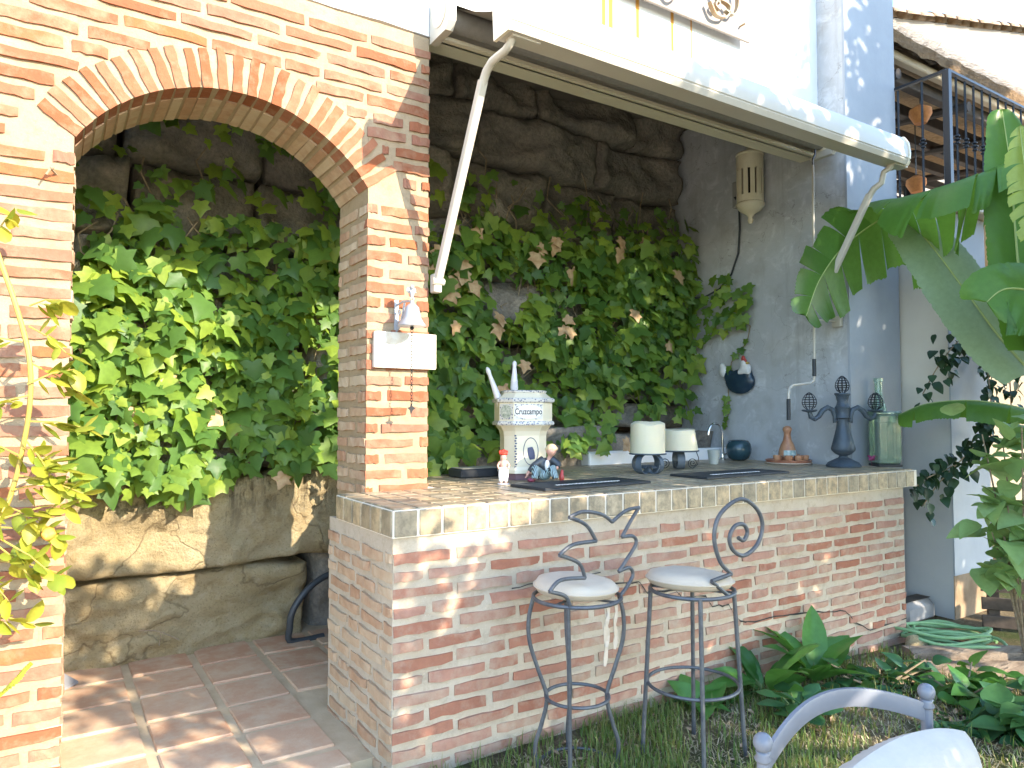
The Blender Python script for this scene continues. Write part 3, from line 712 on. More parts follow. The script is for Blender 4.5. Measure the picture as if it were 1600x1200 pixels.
mb = MB(); mb.tube([(5.05, 3.45, 3.46), (5.052, 3.45, 3.52), (5.08, 3.45, 3.56), (5.08, 3.45, 3.60)], .008, 8); mb.build("hook", IRON, ck, smooth=True)
mb = MB(); mb.box((5.30, 3.40, 2.20), (5.338, 3.48, 2.29), .006); mb.tube([(5.31, 3.44, 2.245), (5.05, 3.452, 2.245)], .006, 8); mb.build("wall_clip", WHITEMET, ck)

# ------------------------------------------------------------------ sign with wrought letters
sg = empty("wall_sign", (3.5, 3.55, 4.3), "off-white painted sign board with raised curly letters and rust drips", "sign")
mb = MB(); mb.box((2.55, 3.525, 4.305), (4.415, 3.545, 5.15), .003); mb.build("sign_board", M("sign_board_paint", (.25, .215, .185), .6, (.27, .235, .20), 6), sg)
LET = M("letter_paint", (.40, .35, .25), .5, (.36, .22, .10), 9)
def loop(pts, closed=False):
    P = []
    n = len(pts)
    for i in range(n - 1 if not closed else n):        # Catmull-Rom
        p0, p1, p2, p3 = [Vector((*pts[j % n if closed else max(0, min(n - 1, j))], 0)) for j in (i - 1, i, i + 1, i + 2)]
        for k in range(6):
            t = k / 6; P.append(.5 * ((2 * p1) + (p2 - p0) * t + (2 * p0 - 5 * p1 + 4 * p2 - p3) * t * t + (3 * p1 - p0 - 3 * p2 + p3) * t ** 3))
    if not closed: P.append(Vector((*pts[-1], 0)))
    return P
def letter(x, z, s, pts, closed=False):
    mb = MB(); mb.tube([(x + p.x * s, 3.478, z + p.y * s) for p in loop(pts, closed)], .011, sec=[(1.6, .5), (-1.6, .5), (-1.6, -.5), (1.6, -.5)], up=(0, 1, 0), closed=closed); return mb.build("letter", LET, sg)
letter(3.22, 4.34, .13, [(.0, .9), (.1, .3), (.5, .0), (.95, .3), (1.0, 1.0), (.7, 1.5), (.2, 1.4)], True)
letter(3.46, 4.34, .16, [(.1, .9), (.2, .35), (.6, .1), (1.05, .5), (1.0, 1.1), (.5, 1.3)], True)
letter(3.46, 4.34, .16, [(.6, .45), (1.0, .65), (1.5, .9), (1.9, 1.5)])
letter(3.92, 4.37, .17, [(.0, .45), (.35, .0), (1.0, .1), (1.2, .6), (.6, .7), (.3, .4), (.55, .25)])
letter(3.92, 4.37, .17, [(.55, .5), (.25, 1.2), (.45, 2.0), (1.0, 2.3), (1.5, 1.8), (1.75, 1.0), (1.5, .35), (.95, .35)])
letter(3.92, 4.37, .17, [(.45, 1.0), (.9, 1.45), (1.3, 1.5), (1.0, 2.1)])
for (x, z) in ((3.2, 4.8), (3.5, 4.74), (4.1, 4.72), (3.0, 4.4), (4.3, 4.4)):
    mb = MB(); mb.tube([(x, 3.475, z), (x, 3.596, z)], .007, 8); mb.build("stand_off_pin", LET, sg)

# ------------------------------------------------------------------ wall lamp, box, cable
CER = M("cream_ceramic", (.74, .66, .49), .45, (.66, .57, .40), 7, bump=.2, bscale=30)
lm = empty("ceramic_lantern", (5.2, 4.19, 3.19), "cream pierced ceramic lantern on the grey side wall", "lantern")
c = Vector((5.215, 4.19, 0)); z0 = 3.19
mb = MB(); mb.lathe([(0, 0), (.018, .005), (.026, .03), (.018, .055), (.04, .085), (.085, .11), (.118, .15), (.124, .17), (.116, .185)], c + Vector((0, 0, z0)), 28); mb.build("lower_bowl", CER, lm, smooth='all')
body = MB(); N = 36
for j in range(N):                         # a drum with tall slots cut through
    slot = j % 3 == 0
    a0, a1 = 2 * pi * j / N, 2 * pi * (j + 1) / N
    spans = [(.18, .60)] if not slot else [(.18, .245), (.475, .60)]
    for s0, s1 in spans:
        for r, fl in ((.116, 0), (.100, 1)):
            q = [c + Vector((r * cos(a), r * sin(a), z0 + z)) for a, z in ((a0, s0), (a1, s0), (a1, s1), (a0, s1))]
            body.add(q, [(0, 1, 2, 3) if not fl else (3, 2, 1, 0)])
    if slot:
        for a in (a0, a1):
            q = [c + Vector((r * cos(a), r * sin(a), z0 + z)) for r, z in ((.10, .245), (.116, .245), (.116, .475), (.10, .475))]; body.add(q, [(0, 1, 2, 3)])
body.build("pierced_body", CER, lm)
mb = MB(); mb.lathe([(.118, .60), (.122, .615), (.112, .63), (.06, .645), (.034, .65), (.03, .67), (.012, .685), (0, .69)], c + Vector((0, 0, z0)), 28); mb.build("lid", CER, lm, smooth='all')
mb = MB(); mb.lathe([(0, .19), (.05, .2), (.05, .58), (0, .59)], c + Vector((0, 0, z0)), 10); mb.build("bulb_holder", DARK, lm)
mb = MB(); mb.tube([(5.35, 4.19, 3.62), (5.30, 4.19, 3.62)], .02, 8); mb.build("wall_mount", CER, lm)
eb = empty("junction_box", (5.33, 4.40, 3.38), "small grey electrical box with a warning mark and black cable", "electrical box")
mb = MB(); mb.box((5.285, 4.365, 3.40), (5.352, 4.45, 3.64), .006); bx_ = mb.build("box", M("grey_plastic", (.30, .29, .27), .6), eb)
mb = MB(); mb.add([(5.283, 4.43, 3.50), (5.283, 4.39, 3.50), (5.283, 4.41, 3.465)], [(0, 1, 2)]); mb.build("warning_mark", BLACK, bx_)
mb = MB(); mb.tube([(p.x, p.y, p.z) for p in [Vector(q) for q in ((5.32, 4.40, 3.40), (5.325, 4.40, 3.2), (5.325, 4.42, 2.98), (5.32, 4.50, 2.80), (5.30, 4.62, 2.68), (5.27, 4.78, 2.62), (5.2, 4.9, 2.62))]], .009, 8); mb.build("cable", BLACK, eb, smooth=True)

# ------------------------------------------------------------------ hen ornament
def remesh(mb, vox, name, mat, parent, smooth=True):
    tmp = mb.build("tmp", mat, parent); m = tmp.modifiers.new("r", 'REMESH'); m.mode = 'VOXEL'; m.voxel_size = vox
    m2 = tmp.modifiers.new("s", 'SMOOTH'); m2.iterations = 3; m2.factor = .5
    dg = bpy.context.evaluated_depsgraph_get(); me = bpy.data.meshes.new_from_object(tmp.evaluated_get(dg)); me.name = name
    old = tmp.data; tmp.modifiers.clear(); tmp.data = me; bpy.data.meshes.remove(old); tmp.name = name
    me.materials.clear(); me.materials.append(mat); me.polygons.foreach_set("use_smooth", [True] * len(me.polygons)); return tmp
NAVY = M("navy_glaze", (.016, .035, .06), .25, (.025, .05, .075), 8); WHG = M("white_glaze", (.72, .70, .68), .35); REDG = M("red_glaze", (.42, .05, .04), .35)
hn = empty("hen_ornament", (5.32, 4.42, 1.68), "dark blue ceramic hen with white neck hung on the grey wall", "ornament")
mb = MB(); mb.ball((5.315, 4.41, 1.80), (.05, .165, .115), 18, 12); mb.ball((5.315, 4.53, 1.855), (.04, .06, .07), 12, 8); mb.ball((5.31, 4.33, 1.86), (.04, .06, .07), 12, 8); remesh(mb, .012, "body", NAVY, hn)
mb = MB(); mb.ball((5.30, 4.335, 1.915), (.042, .058, .05)); mb.ball((5.29, 4.34, 1.955), (.032, .036, .045))
for i in range(6): mb.ball((5.29, 4.29 + .02 * i, 1.885), (.03, .016, .028), 8, 6)
remesh(mb, .008, "neck_feathers", WHG, hn)
mb = MB(); mb.ball((5.30, 4.585, 1.90), (.03, .045, .055)); mb.ball((5.30, 4.60, 1.94), (.022, .03, .04)); remesh(mb, .008, "tail_feathers", WHG, hn)
mb = MB(); mb.ball((5.285, 4.345, 2.0), (.018, .022, .035)); mb.ball((5.285, 4.325, 1.975), (.016, .018, .03)); mb.ball((5.275, 4.335, 1.945), (.014, .012, .022)); remesh(mb, .006, "comb", REDG, hn)
mb = MB(); mb.lathe([(.014, 0), (.008, .02), (0, .036)], (0, 0, 0), 8); mb.xf(Matrix.Translation((5.285, 4.31, 1.962)) @ Matrix.Rotation(pi / 2, 4, 'X')); mb.build("beak", M("beak_glaze", (.5, .34, .08), .4), hn)

# ------------------------------------------------------------------ bell and plank on the pillar
BELLM = M("painted_grey_metal", (.34, .345, .36), .4, (.42, .42, .43), 20, metal=.3)
bl = empty("door_bell", (1.6, 3.5, 1.5), "grey metal bell with a cherub on top and a chain with a bird", "bell")
bc = Vector((1.603, 3.455, 1.965))
mb = MB(); mb.lathe([(.072, 0), (.074, .006), (.062, .022), (.048, .045), (.042, .075), (.036, .10), (.022, .115), (.012, .12), (.010, .135), (0, .138)], bc, 24); mb.lathe([(.068, .002), (.045, .04), (.036, .09), (0, .105)], bc, 24); mb.build("bell_body", BELLM, bl, smooth=True)
mb = MB(); mb.tube([bc + Vector((0, 0, .08)), bc + Vector((0, 0, -.005))], .004, 6); mb.ball(bc + Vector((0, 0, -.008)), .011); mb.build("clapper", BLACKIRON, bl, smooth=True)
mb = MB(); mb.tube([(1.575, 3.592, 2.09), (1.585, 3.53, 2.105), (1.60, 3.47, 2.10), (1.603, 3.455, 2.098)], .006, 8); mb.tube([(1.575, 3.592, 1.95), (1.578, 3.555, 1.97), (1.585, 3.535, 2.03), (1.59, 3.52, 2.098)], .006, 8)
mb.tube([(1.575, 3.594, 1.93), (1.575, 3.594, 2.12)], .012, 8, sec=[(1, .3), (-1, .3), (-1, -.3), (1, -.3)])
for k in range(2):
    cc = Vector((1.577, 3.56, 1.985 + .06 * k)); mb.tube([cc + Vector((0, .02 * (1 - i / 14) * cos(i * .7), .02 * (1 - i / 14) * sin(i * .7))) for i in range(14)], .0035, 6)
mb.build("bracket", BELLM, bl, smooth=True)
mb = MB(); t0 = bc + Vector((0, 0, .14))
mb.ball(t0 + Vector((0, 0, .032)), (.013, .011, .02)); mb.ball(t0 + Vector((0, 0, .068)), (.012, .012, .013))
mb.tube([t0 + Vector((-.004, 0, .02)), t0 + Vector((-.008, -.006, .0))], .005, 6); mb.tube([t0 + Vector((.004, 0, .02)), t0 + Vector((.012, .002, .006)), t0 + Vector((.006, .004, -.002))], .005, 6)
mb.tube([t0 + Vector((-.008, 0, .045)), t0 + Vector((-.024, -.005, .05)), t0 + Vector((-.03, -.008, .066))], .004, 6); mb.tube([t0 + Vector((.008, 0, .045)), t0 + Vector((.024, -.004, .038))], .004, 6)
for s in (-1, 1): mb.ball(t0 + Vector((.016 * s, .010, .052)), (.013, .003, .017), 8, 6)
remesh(mb, .0035, "cherub_figure", BELLM, bl)
def chain(a, b, n, name, parent, mat, R=.007, r=.0016):
    mb = MB(); a = Vector(a); b = Vector(b)
    for i in range(n):
        p = a.lerp(b, (i + .5) / n); s = (b - a).length / n * .62
        ring = [(p + Vector((cos(q) * R * (1 - i % 2), cos(q) * R * (i % 2), sin(q) * s))) for q in [2 * pi * k / 8 for k in range(8)]]
        mb.tube(ring, r, 5, closed=True)
    return mb.build(name, mat, parent)
chain(bc + Vector((0, 0, -.015)), (1.603, 3.455, 1.555), 24, "chain", bl, BLACKIRON)
mb = MB(); pr = [(-.024, .004), (-.008, .010), (-.004, .030), (.004, .012), (.022, .002), (.006, -.008), (-.004, -.030), (-.010, -.008)]
mb.add([(1.604 + x, 3.452, 1.535 + z) for x, z in pr] + [(1.604 + x, 3.457, 1.535 + z) for x, z in pr], [tuple(range(8)), tuple(reversed(range(8, 16)))] + [((i + 1) % 8, i, 8 + i, 8 + (i + 1) % 8) for i in range(8)]); mb.build("bird_pull", BLACKIRON, bl)
WPLANK = M("worn_white_wood", (.66, .60, .50), .8, (.50, .36, .20), 14, .5, .75, bump=.4, bscale=60)
pk = empty("wooden_plaque", (1.62, 3.58, 1.75), "worn white wooden plaque with faint lettering under the bell", "plaque")
mb = MB(); mb.box((1.44, 3.562, 1.752), (1.80, 3.59, 1.942), .003, .002); mb.build("plank", WPLANK, pk)
def text(body, size, name, mat, parent, Mx, ext=.001, xs=1, bold=0):
    cu = bpy.data.curves.new(name, 'FONT'); cu.body = body; cu.size = size; cu.extrude = ext; cu.align_x = 'CENTER'; cu.align_y = 'CENTER'; cu.offset = bold
    to = bpy.data.objects.new("tmp", cu); COL.objects.link(to); dg = bpy.context.evaluated_depsgraph_get(); dg.update()
    me = bpy.data.meshes.new_from_object(to.evaluated_get(dg)); bpy.data.objects.remove(to); bpy.data.curves.remove(cu)
    me.name = name; me.materials.clear(); me.materials.append(mat)
    return inst(name, me, parent, Mx @ Matrix.Diagonal((xs, 1, 1, 1)))
text("Pa", .10, "faint_lettering", M("faded_paint", (.74, .70, .63), .8), pk, Matrix.Translation((1.53, 3.5615, 1.84)) @ Matrix.Rotation(pi / 2, 4, 'X'), .0006)
nl = MB(); nl.tube([(.02 + .0, 3.60, 2.52), (-.005, 3.54, 2.53), (-.02, 3.535, 2.50)], .005, 6); nl.ball((.0, 3.54, 2.532), .008)
tag(nl.build("iron_nail", STEM, smooth=True), "bent rusty nail in the brickwork beside the arch", "nail")
# ------------------------------------------------------------------ things on the bar
CT = TZ1 + .0015
CREAMG = M("cream_glaze", (.74, .66, .48), .3, (.70, .61, .43), 5); BLUEP = M("blue_print", (.05, .06, .12), .4)
def bluepat():
    q = NT("blue_lattice"); v = q.n("TexVoronoi"); v.inputs["Scale"].default_value = 75; q.l(q.pos(), v.inputs["Vector"])
    c = q.mix(q.ramp(v.outputs["Distance"], .25, .45), (.07, .08, .15), (.62, .58, .50)); q.l(c, q.b.inputs["Base Color"]); q.b.inputs["Roughness"].default_value = .3; return q.mat
LATT = bluepat()
tap = empty("beer_tap_tower", (2.55, 3.83, CT), "cream ceramic beer tap tower with blue borders and two tap handles", "beer tap")
T0 = Vector((2.55, 3.83, CT)); fn = Vector((-.371, -.929, 0)); fr = Vector((.929, -.371, 0))
TM = Matrix(((fr.x, -fn.x, 0, T0.x), (fr.y, -fn.y, 0, T0.y), (0, 0, 1, T0.z), (0, 0, 0, 1)))   # local: x right, y into, z up
def octa(w_, c_): # front width w, chamfer c
    h = w_ / 2; k = c_ * .7071
    return [(-h, -h - k), (h, -h - k), (h + k, -h), (h + k, h), (h, h + k), (-h, h + k), (-h - k, h), (-h - k, -h)]
def stack(levels):
    mb = MB(); vs = []
    for w_, c_, z in levels: vs += [(x, y, z) for x, y in octa(w_, c_)]
    n = len(levels); mb.add(vs, [(i * 8 + j, i * 8 + (j + 1) % 8, (i + 1) * 8 + (j + 1) % 8, (i + 1) * 8 + j) for i in range(n - 1) for j in range(8)] + [tuple(reversed(range(8))), tuple(range(8 * n - 8, 8 * n))])
    mb.xf(TM); return mb
stack([(.15, .085, 0), (.15, .085, .04)]).build("plinth", M("plinth_purple", (.16, .09, .11), .5), tap)
stack([(.165, .095, .04), (.163, .093, .06), (.150, .083, .08), (.150, .083, .27), (.156, .088, .30), (.178, .102, .335)]).build("column", CREAMG, tap, smooth=False)
stack([(.196, .112, .335), (.200, .114, .345), (.196, .112, .358), (.186, .106, .362)]).build("lower_border", LATT, tap)
head = stack([(.186, .106, .362), (.186, .106, .475)]).build("head", CREAMG, tap)
stack([(.186, .106, .475), (.200, .114, .480), (.202, .115, .495), (.190, .109, .505)]).build("upper_border", LATT, tap)
stack([(.180, .104, .505), (.150, .085, .53), (.145, .08, .538)]).build("cap", CREAMG, tap)
stack([(.150, .0855, .538), (.152, .086, .548), (.140, .08, .553)]).build("cap_border", LATT, tap)
yf = -(.186 / 2 + .106 * .7071)
mb = MB(); mb.box((-.088, yf - .002, .372), (.088, yf - .0005, .466)); mb.xf(TM); mb.build("name_panel", LATT, head)
mb = MB(); mb.lathe([(.0, 0), (1, 0), (1, 1), (0, 1)], n=40); mb.xf(TM @ Matrix.Translation((0, yf - .0015, .419)) @ Matrix.Rotation(pi / 2, 4, 'X') @ Matrix.Diagonal((.090, .043, .002, 1))); mb.build("name_oval", M("pale_glaze", (.78, .74, .64), .3), head)
text("Cruzcampo", .052, "name_lettering", M("dark_print", (.02, .02, .03), .4), head, TM @ Matrix.Translation((0, yf - .0042, .419)) @ Matrix.Rotation(pi / 2, 4, 'X'), .0004, .70, .0010)
cm = TM @ Matrix.Translation((-.186 / 2 - .106 * .3536, -(.186 / 2) - .106 * .3536, .419)) @ Matrix.Rotation(-pi / 4, 4, 'Z')
mb = MB(); mb.box((-.048, -.002, -.047), (.048, -.0005, .047)); mb.xf(cm); mb.build("picture_panel", LATT, head)
mb = MB(); mb.lathe([(0, 0), (1, 0), (1, 1), (0, 1)], n=32); mb.xf(cm @ Matrix.Translation((0, -.0018, 0)) @ Matrix.Rotation(pi / 2, 4, 'X') @ Matrix.Diagonal((.041, .042, .0018, 1))); mb.build("picture_oval", M("picture_glaze", (.62, .60, .47), .3, (.20, .24, .17), 60), head)
mb = MB(); P = [(cos(a) * .046, sin(a) * .083) for a in [2 * pi * i / 32 for i in range(32)]]; yc = -(.150 / 2 + .083 * .7071)
mb.tube([(x + .022, yc - .0005, .175 + z) for x, z in P], .0022, 5, closed=True); mb.xf(TM); mb.build("emblem_ring", BLUEP, tap)
mb = MB(); mb.lathe([(.016, -.04), (.021, -.02), (.022, 0), (.020, .02), (.015, .036)], (0, 0, 0), 14, 1, .12); mb.xf(TM @ Matrix.Translation((.024, yc - .001, .165)) @ Matrix.Rotation(-.2, 4, 'Y')); mb.build("emblem_print", BLUEP, tap)
mb = MB()
for i in range(13): mb.box((-.150 / 2 - .006 + .004 * (i % 2), -(.150 / 2 + .083 * .7071) - .0012, .075 + i * .016), (-.150 / 2 + .006 + .004 * (i % 2), -(.150 / 2 + .083 * .7071) + .0005, .085 + i * .016))
mb.xf(TM); mb.build("vertical_border", BLUEP, tap)
for (bx_, by_, bz, tx, tz) in ((-.135, -.02, .43, -.235, .70), (-.05, .03, .55, -.048, .745)):
    a = Vector((bx_, by_, bz)); b = Vector((tx, by_, tz)); mb = MB()
    mb.tube([TM @ a.lerp(b, t) for t in (0, .08, .10, .3, .32, .36, .8, .9, .96, 1)], [.022, .024, .026, .022, .024, .021, .012, .015, .012, .003], 14); mb.build("tap_handle", M("white_handle", (.66, .62, .60), .35), tap, smooth=True)
# drip tray and small black box
dt = empty("drip_tray", (2.33, 4.08, CT), "black plastic drip tray beside the beer tap", "tray")
mb = MB(); mb.box((2.20, 4.0, CT), (2.50, 4.18, CT + .055), .008); mb.build("tray_body", BLACK, dt)
mb = MB(); mb.box((2.215, 4.015, CT + .056), (2.485, 4.165, CT + .060), .002); mb.build("tray_grid", M("tray_grid_grey", (.42, .40, .33), .5, (.3, .28, .22), 40), dt)
# figurines
SKIN = M("painted_skin", (.62, .33, .24), .5)
pf = empty("punk_figurine", (2.235, 3.56, CT), "small painted figurine with a red crest of hair and white trousers", "figurine")
o = Vector((2.235, 3.56, CT)); V = lambda x, y, z: o + Vector((x * .84, -x * .54, 0)) + Vector((-y * -.54, y * .84, 0)) + Vector((0, 0, z))
mb = MB(); mb.ball(V(0, 0, .115), (.020, .017, .030)); mb.ball(V(0, 0, .155), (.019, .018, .022)); mb.tube([V(0, 0, .12), V(0, 0, .15)], .008, 8)
for s in (-1, 1):
    mb.tube([V(.012 * s, 0, .09), V(.016 * s, -.004, .05), V(.014 * s, 0, .01)], [.013, .011, .008], 8); mb.ball(V(.014 * s, -.008, .008), (.010, .014, .007), 8, 6)
    mb.tube([V(.018 * s, 0, .132), V(.034 * s, -.004, .108), V(.026 * s, -.018, .088)], [.008, .007, .006], 8)
remesh(mb, .0045, "body", SKIN, pf)
mb = MB()
for s in (-1, 1): mb.tube([V(.012 * s, 0, .095), V(.016 * s, -.004, .05), V(.014 * s, 0, .016)], [.017, .0145, .0125], 10)
mb.ball(V(0, 0, .088), (.025, .021, .014)); remesh(mb, .004, "white_trousers", WHG, pf)
mb = MB()
mb.ball(V(0, 0, .176), (.021, .02, .012))
for i in range(9): mb.tube([V(-.016 + .004 * i, -.004, .17), V(-.024 + .006 * i, -.006 + .004 * (i % 3), .202 - .002 * abs(i - 4))], [.009, .005], 6)
remesh(mb, .0035, "red_hair_crest", M("red_hair", (.62, .05, .02), .6), pf)
mb = MB(); mb.lathe([(.036, 0), (.036, .004), (.03, .006), (0, .006)], o, 18); mb.build("base", M("grey_base", (.45, .45, .47), .5), pf)
# seated clown-like figure
def stripes():
    q = NT("striped_trousers"); wv = q.n("TexWave"); wv.inputs["Scale"].default_value = 42; wv.inputs["Distortion"].default_value = 2.5
    q.l(q.pos(), wv.inputs["Vector"]); c = q.mix(q.ramp(wv.outputs["Fac"], .45, .55), (.03, .04, .045), (.34, .46, .46)); q.l(c, q.b.inputs["Base Color"]); q.b.inputs["Roughness"].default_value = .4; return q.mat
cf = empty("seated_figurine", (2.52, 3.56, CT), "painted figurine sitting in a dark jacket and striped trousers", "figurine")
o = Vector((2.52, 3.56, CT))
mb = MB(); mb.ball(V(.015, 0, .09), (.036, .030, .048)); mb.ball(V(.045, -.015, .185), (.030, .028, .034), 14, 10); mb.tube([V(.025, -.005, .12), V(.042, -.012, .165)], .014, 8)
mb.ball(V(.045, -.043, .180), (.006, .007, .006), 8, 6)
for s in (-1, 1): mb.ball(V(.045 + .03 * s, -.012, .183), (.006, .005, .01), 8, 6)
mb.tube([V(-.01, -.01, .13), V(-.06, -.02, .09), V(-.095, -.02, .05), V(-.102, -.025, .035)], [.016, .014, .011, .009], 8)
mb.tube([V(.05, -.01, .13), V(.085, -.02, .10), V(.075, -.045, .08)], [.016, .014, .010], 8)
for k in range(4): mb.tube([V(-.102, -.025 + .006 * k - .01, .035), V(-.112, -.028 + .006 * k - .01, .022)], .0035, 5)
for s in (-1, 1): mb.tube([V(.02 * s, -.01, .05), V(.05 * s, -.045, .075), V(.06 * s + .01, -.07, .02)], [.022, .018, .013], 8)
remesh(mb, .005, "body", SKIN, cf)
mb = MB(); mb.ball(V(.012, .004, .095), (.046, .038, .05)); mb.tube([V(.0, 0, .135), V(-.06, -.018, .095), V(-.086, -.02, .062)], [.026, .021, .017], 10); mb.tube([V(.045, -.005, .135), V(.088, -.02, .103), V(.083, -.036, .088)], [.025, .021, .016], 10); remesh(mb, .005, "dark_jacket", M("jacket_glaze", (.035, .042, .05), .35), cf)
mb = MB(); mb.ball(V(0, 0, .042), (.052, .042, .035))
for s in (-1, 1): mb.tube([V(.02 * s, -.01, .05), V(.052 * s, -.048, .082), V(.062 * s + .006, -.072, .022)], [.030, .026, .020], 10)
remesh(mb, .005, "striped_trousers", stripes(), cf)
mb = MB(); mb.ball(V(.02, -.034, .10), (.018, .012, .035)); remesh(mb, .005, "white_shirt", WHG, cf)
mb = MB(); mb.ball(V(.047, -.006, .203), (.034, .031, .024))
for i in range(9): mb.ball(V(.047 + .03 * cos(i * .7), -.006 + .028 * sin(i * .7), .196), (.011, .011, .014), 8, 6)
remesh(mb, .005, "fair_hair", M("fair_hair", (.66, .48, .26), .5), cf)
mb = MB(); mb.ball(V(-.075, -.06, .015), (.028, .02, .014)); remesh(mb, .005, "shoe", M("maroon_glaze", (.20, .03, .06), .3), cf)
mb = MB(); mb.ball(V(.105, -.05, .03), (.015, .018, .03)); mb.ball(V(.108, -.045, .062), (.010, .012, .016)); remesh(mb, .005, "red_shoe", REDG, cf)
# bar mats
def bar_mat(x0, x1, y0, y1, rz, label):
    c = Vector(((x0 + x1) / 2, (y0 + y1) / 2, CT)); m = empty("bar_mat", c, label, "bar mat", "black bar mats on the counter")
    R = Matrix.Translation(c) @ Matrix.Rotation(rz, 4, 'Z'); hx, hy = (x1 - x0) / 2, (y1 - y0) / 2
    mb = MB(); mb.box((-hx, -hy, 0), (hx, hy, .012), .003); mb.xf(R); mb.build("mat_pad", BLACK, m)
    mb = MB()
    for s in (-1, 1): mb.box((-hx + .004, s * (hy - .012) - .007, .0125), (hx - .004, s * (hy - .012) + .007, .015)); mb.box((s * (hx - .012) - .007, -hy + .022, .0125), (s * (hx - .012) + .007, hy - .022, .015))
    mb.xf(R); mb.build("mat_rim", BLACK, m)
    mb = MB(); r = random.Random(int(x0 * 10)); x = -hx * .55
    while x < hx * .6:
        w_ = r.uniform(.012, .026); h_ = r.uniform(.018, .034); mb.box((x, -h_ / 2 - .03, .0125), (x + w_ * .45, h_ / 2 - .03, .0145)); mb.box((x + w_ * .5, -h_ / 3 - .03, .0125), (x + w_, h_ / 4 - .03, .0145)); x += w_ + .005
    mb.xf(R); mb.build("white_lettering", M("mat_white", (.75, .72, .66), .6), m)
bar_mat(2.20, 2.98, 3.115, 3.44, .035, "black rubber bar mat with white lettering in front of the figurines")
bar_mat(3.44, 4.27, 3.125, 3.44, .02, "black rubber bar mat with white lettering in front of the candles")
# candles on iron stands
WAX = None
def wax():
    q = NT("ivory_wax"); q.b.inputs["Base Color"].default_value = (.72, .64, .44, 1); q.b.inputs["Roughness"].default_value = .5
    q.b.inputs["Subsurface Weight"].default_value = .25; q.b.inputs["Subsurface Radius"].default_value = (.03, .02, .01); q.bump(q.noise(18, 4), .25, .01); return q.mat
WAX = wax()
SLATE = M("slate_iron", (.065, .085, .105), .5, (.10, .125, .15), 14)
def scroll(c, a, r0, h, wdt, th=.005, turns=1.25):
    """a flat iron strip curling out from the plate down to the counter"""
    P = []; d = Vector((cos(a), sin(a), 0)); R = h / 2 * 1.0
    cc = Vector(c) + d * r0 + Vector((0, 0, R))
    for i in range(26):
        t = i / 25; ang = pi / 2 - t * (2 * pi * turns * .82); r = R * (1 if t < .45 else 1 - (t - .45) / .55 * .72)
        ctr = cc if t < .45 else cc + Vector((0, 0, -(R - r)))
        P.append(ctr + d * (cos(ang) * r) + Vector((0, 0, sin(ang) * r)))
    mb = MB(); s = Vector((-d.y, d.x, 0)); mb.tube(P, 1, sec=[(wdt / 2, th / 2), (-wdt / 2, th / 2), (-wdt / 2, -th / 2), (wdt / 2, -th / 2)], up=s); return mb
va = math.atan2(-.84, -.54)      # towards the camera, roughly
st = empty("candle_stand", (3.48, 3.68, CT), "slate grey iron stand on four broad curled feet under the taller candle", "candle stand")
mb = MB(); mb.lathe([(0, .128), (.125, .128), (.13, .134), (.125, .138), (0, .138)], (3.48, 3.68, CT), 30); mb.build("plate", SLATE, st, smooth=True)
for k, a in enumerate((va - .75, va + .75, va + pi - .75, va + pi + .75)): scroll((3.48, 3.68, CT), a, .055, .128, .042).build("curled_foot", SLATE, st, smooth=True)
def candle(c, r, h, lean, label, seed, burn):
    mb = MB(); n = 32; vs = []; L = 9
    for j in range(L + 1):
        for i in range(n):
            a = 2 * pi * i / n; t = j / L; rr = r * (1 + lean * (t - .5)) * (1 + .012 * sin(3 * a + j * .4 + seed))
            z = h * t + (burn * nz((cos(a) * 1.3, sin(a) * 1.3, seed), 1.1) if j == L else 0); vs.append((c[0] + rr * cos(a), c[1] + rr * sin(a), c[2] + z))
    for i in range(n):
        a = 2 * pi * i / n; vs.append((c[0] + r * .72 * cos(a), c[1] + r * .72 * sin(a), c[2] + h - .002 + burn * (1 + nz((cos(a) * 1.3, sin(a) * 1.3, seed), 1.1)) * .6))
    vs.append((c[0], c[1], c[2] + h + burn * .5)); fs = [(j * n + i, j * n + (i + 1) % n, (j + 1) * n + (i + 1) % n, (j + 1) * n + i) for j in range(L + 1) for i in range(n)]
    k = len(vs) - 1; fs += [((L + 1) * n + i, (L + 1) * n + (i + 1) % n, k) for i in range(n)] + [tuple(reversed(range(n)))]
    mb.add(vs, fs); e = empty("pillar_candle", c, label, "candle"); mb.build("wax", WAX, e, smooth=True)
    mb = MB(); mb.tube([(c[0], c[1], c[2] + h - .02), (c[0] + .004, c[1], c[2] + h + .004)], .003, 6); mb.build("wick", DARK, e)
candle((3.48, 3.68, CT + .1385), .118, .195, -.02, "tall wide ivory candle with an uneven burnt rim", 1.0, .035)
st = empty("candle_stand", (3.95, 3.85, CT), "iron stand with a broad central band and thin spiral wires under the shorter candle", "candle stand")
mb = MB(); mb.lathe([(0, .128), (.145, .128), (.152, .134), (.145, .138), (0, .138)], (3.95, 3.85, CT), 30); mb.build("plate", SLATE, st, smooth=True)
scroll((3.95, 3.85, CT), va, .03, .128, .055).build("curled_foot", SLATE, st, smooth=True); scroll((3.95, 3.85, CT), va + pi, .03, .128, .055).build("curled_foot", SLATE, st, smooth=True)
for s in (-1, 1):
    d = Vector((.84 * s, -.54 * s, 0)); P = []
    for i in range(40):
        t = i / 39; ang = -pi / 2 - .0 + t * 4 * pi; r = .038 * (1 - t * .85); P.append(Vector((3.95, 3.85, CT + .042)) + d * (.105 - cos(ang) * r * 1) + Vector((0, 0, sin(ang) * r)))
    P = [Vector((3.95, 3.85, CT + .128)) + d * .13, Vector((3.95, 3.85, CT + .08)) + d * .148, Vector((3.95, 3.85, CT + .03)) + d * .14] + P
    mb = MB(); mb.tube(P, .003, 6); mb.build("spiral_wire", BLACKIRON, st, smooth=True)
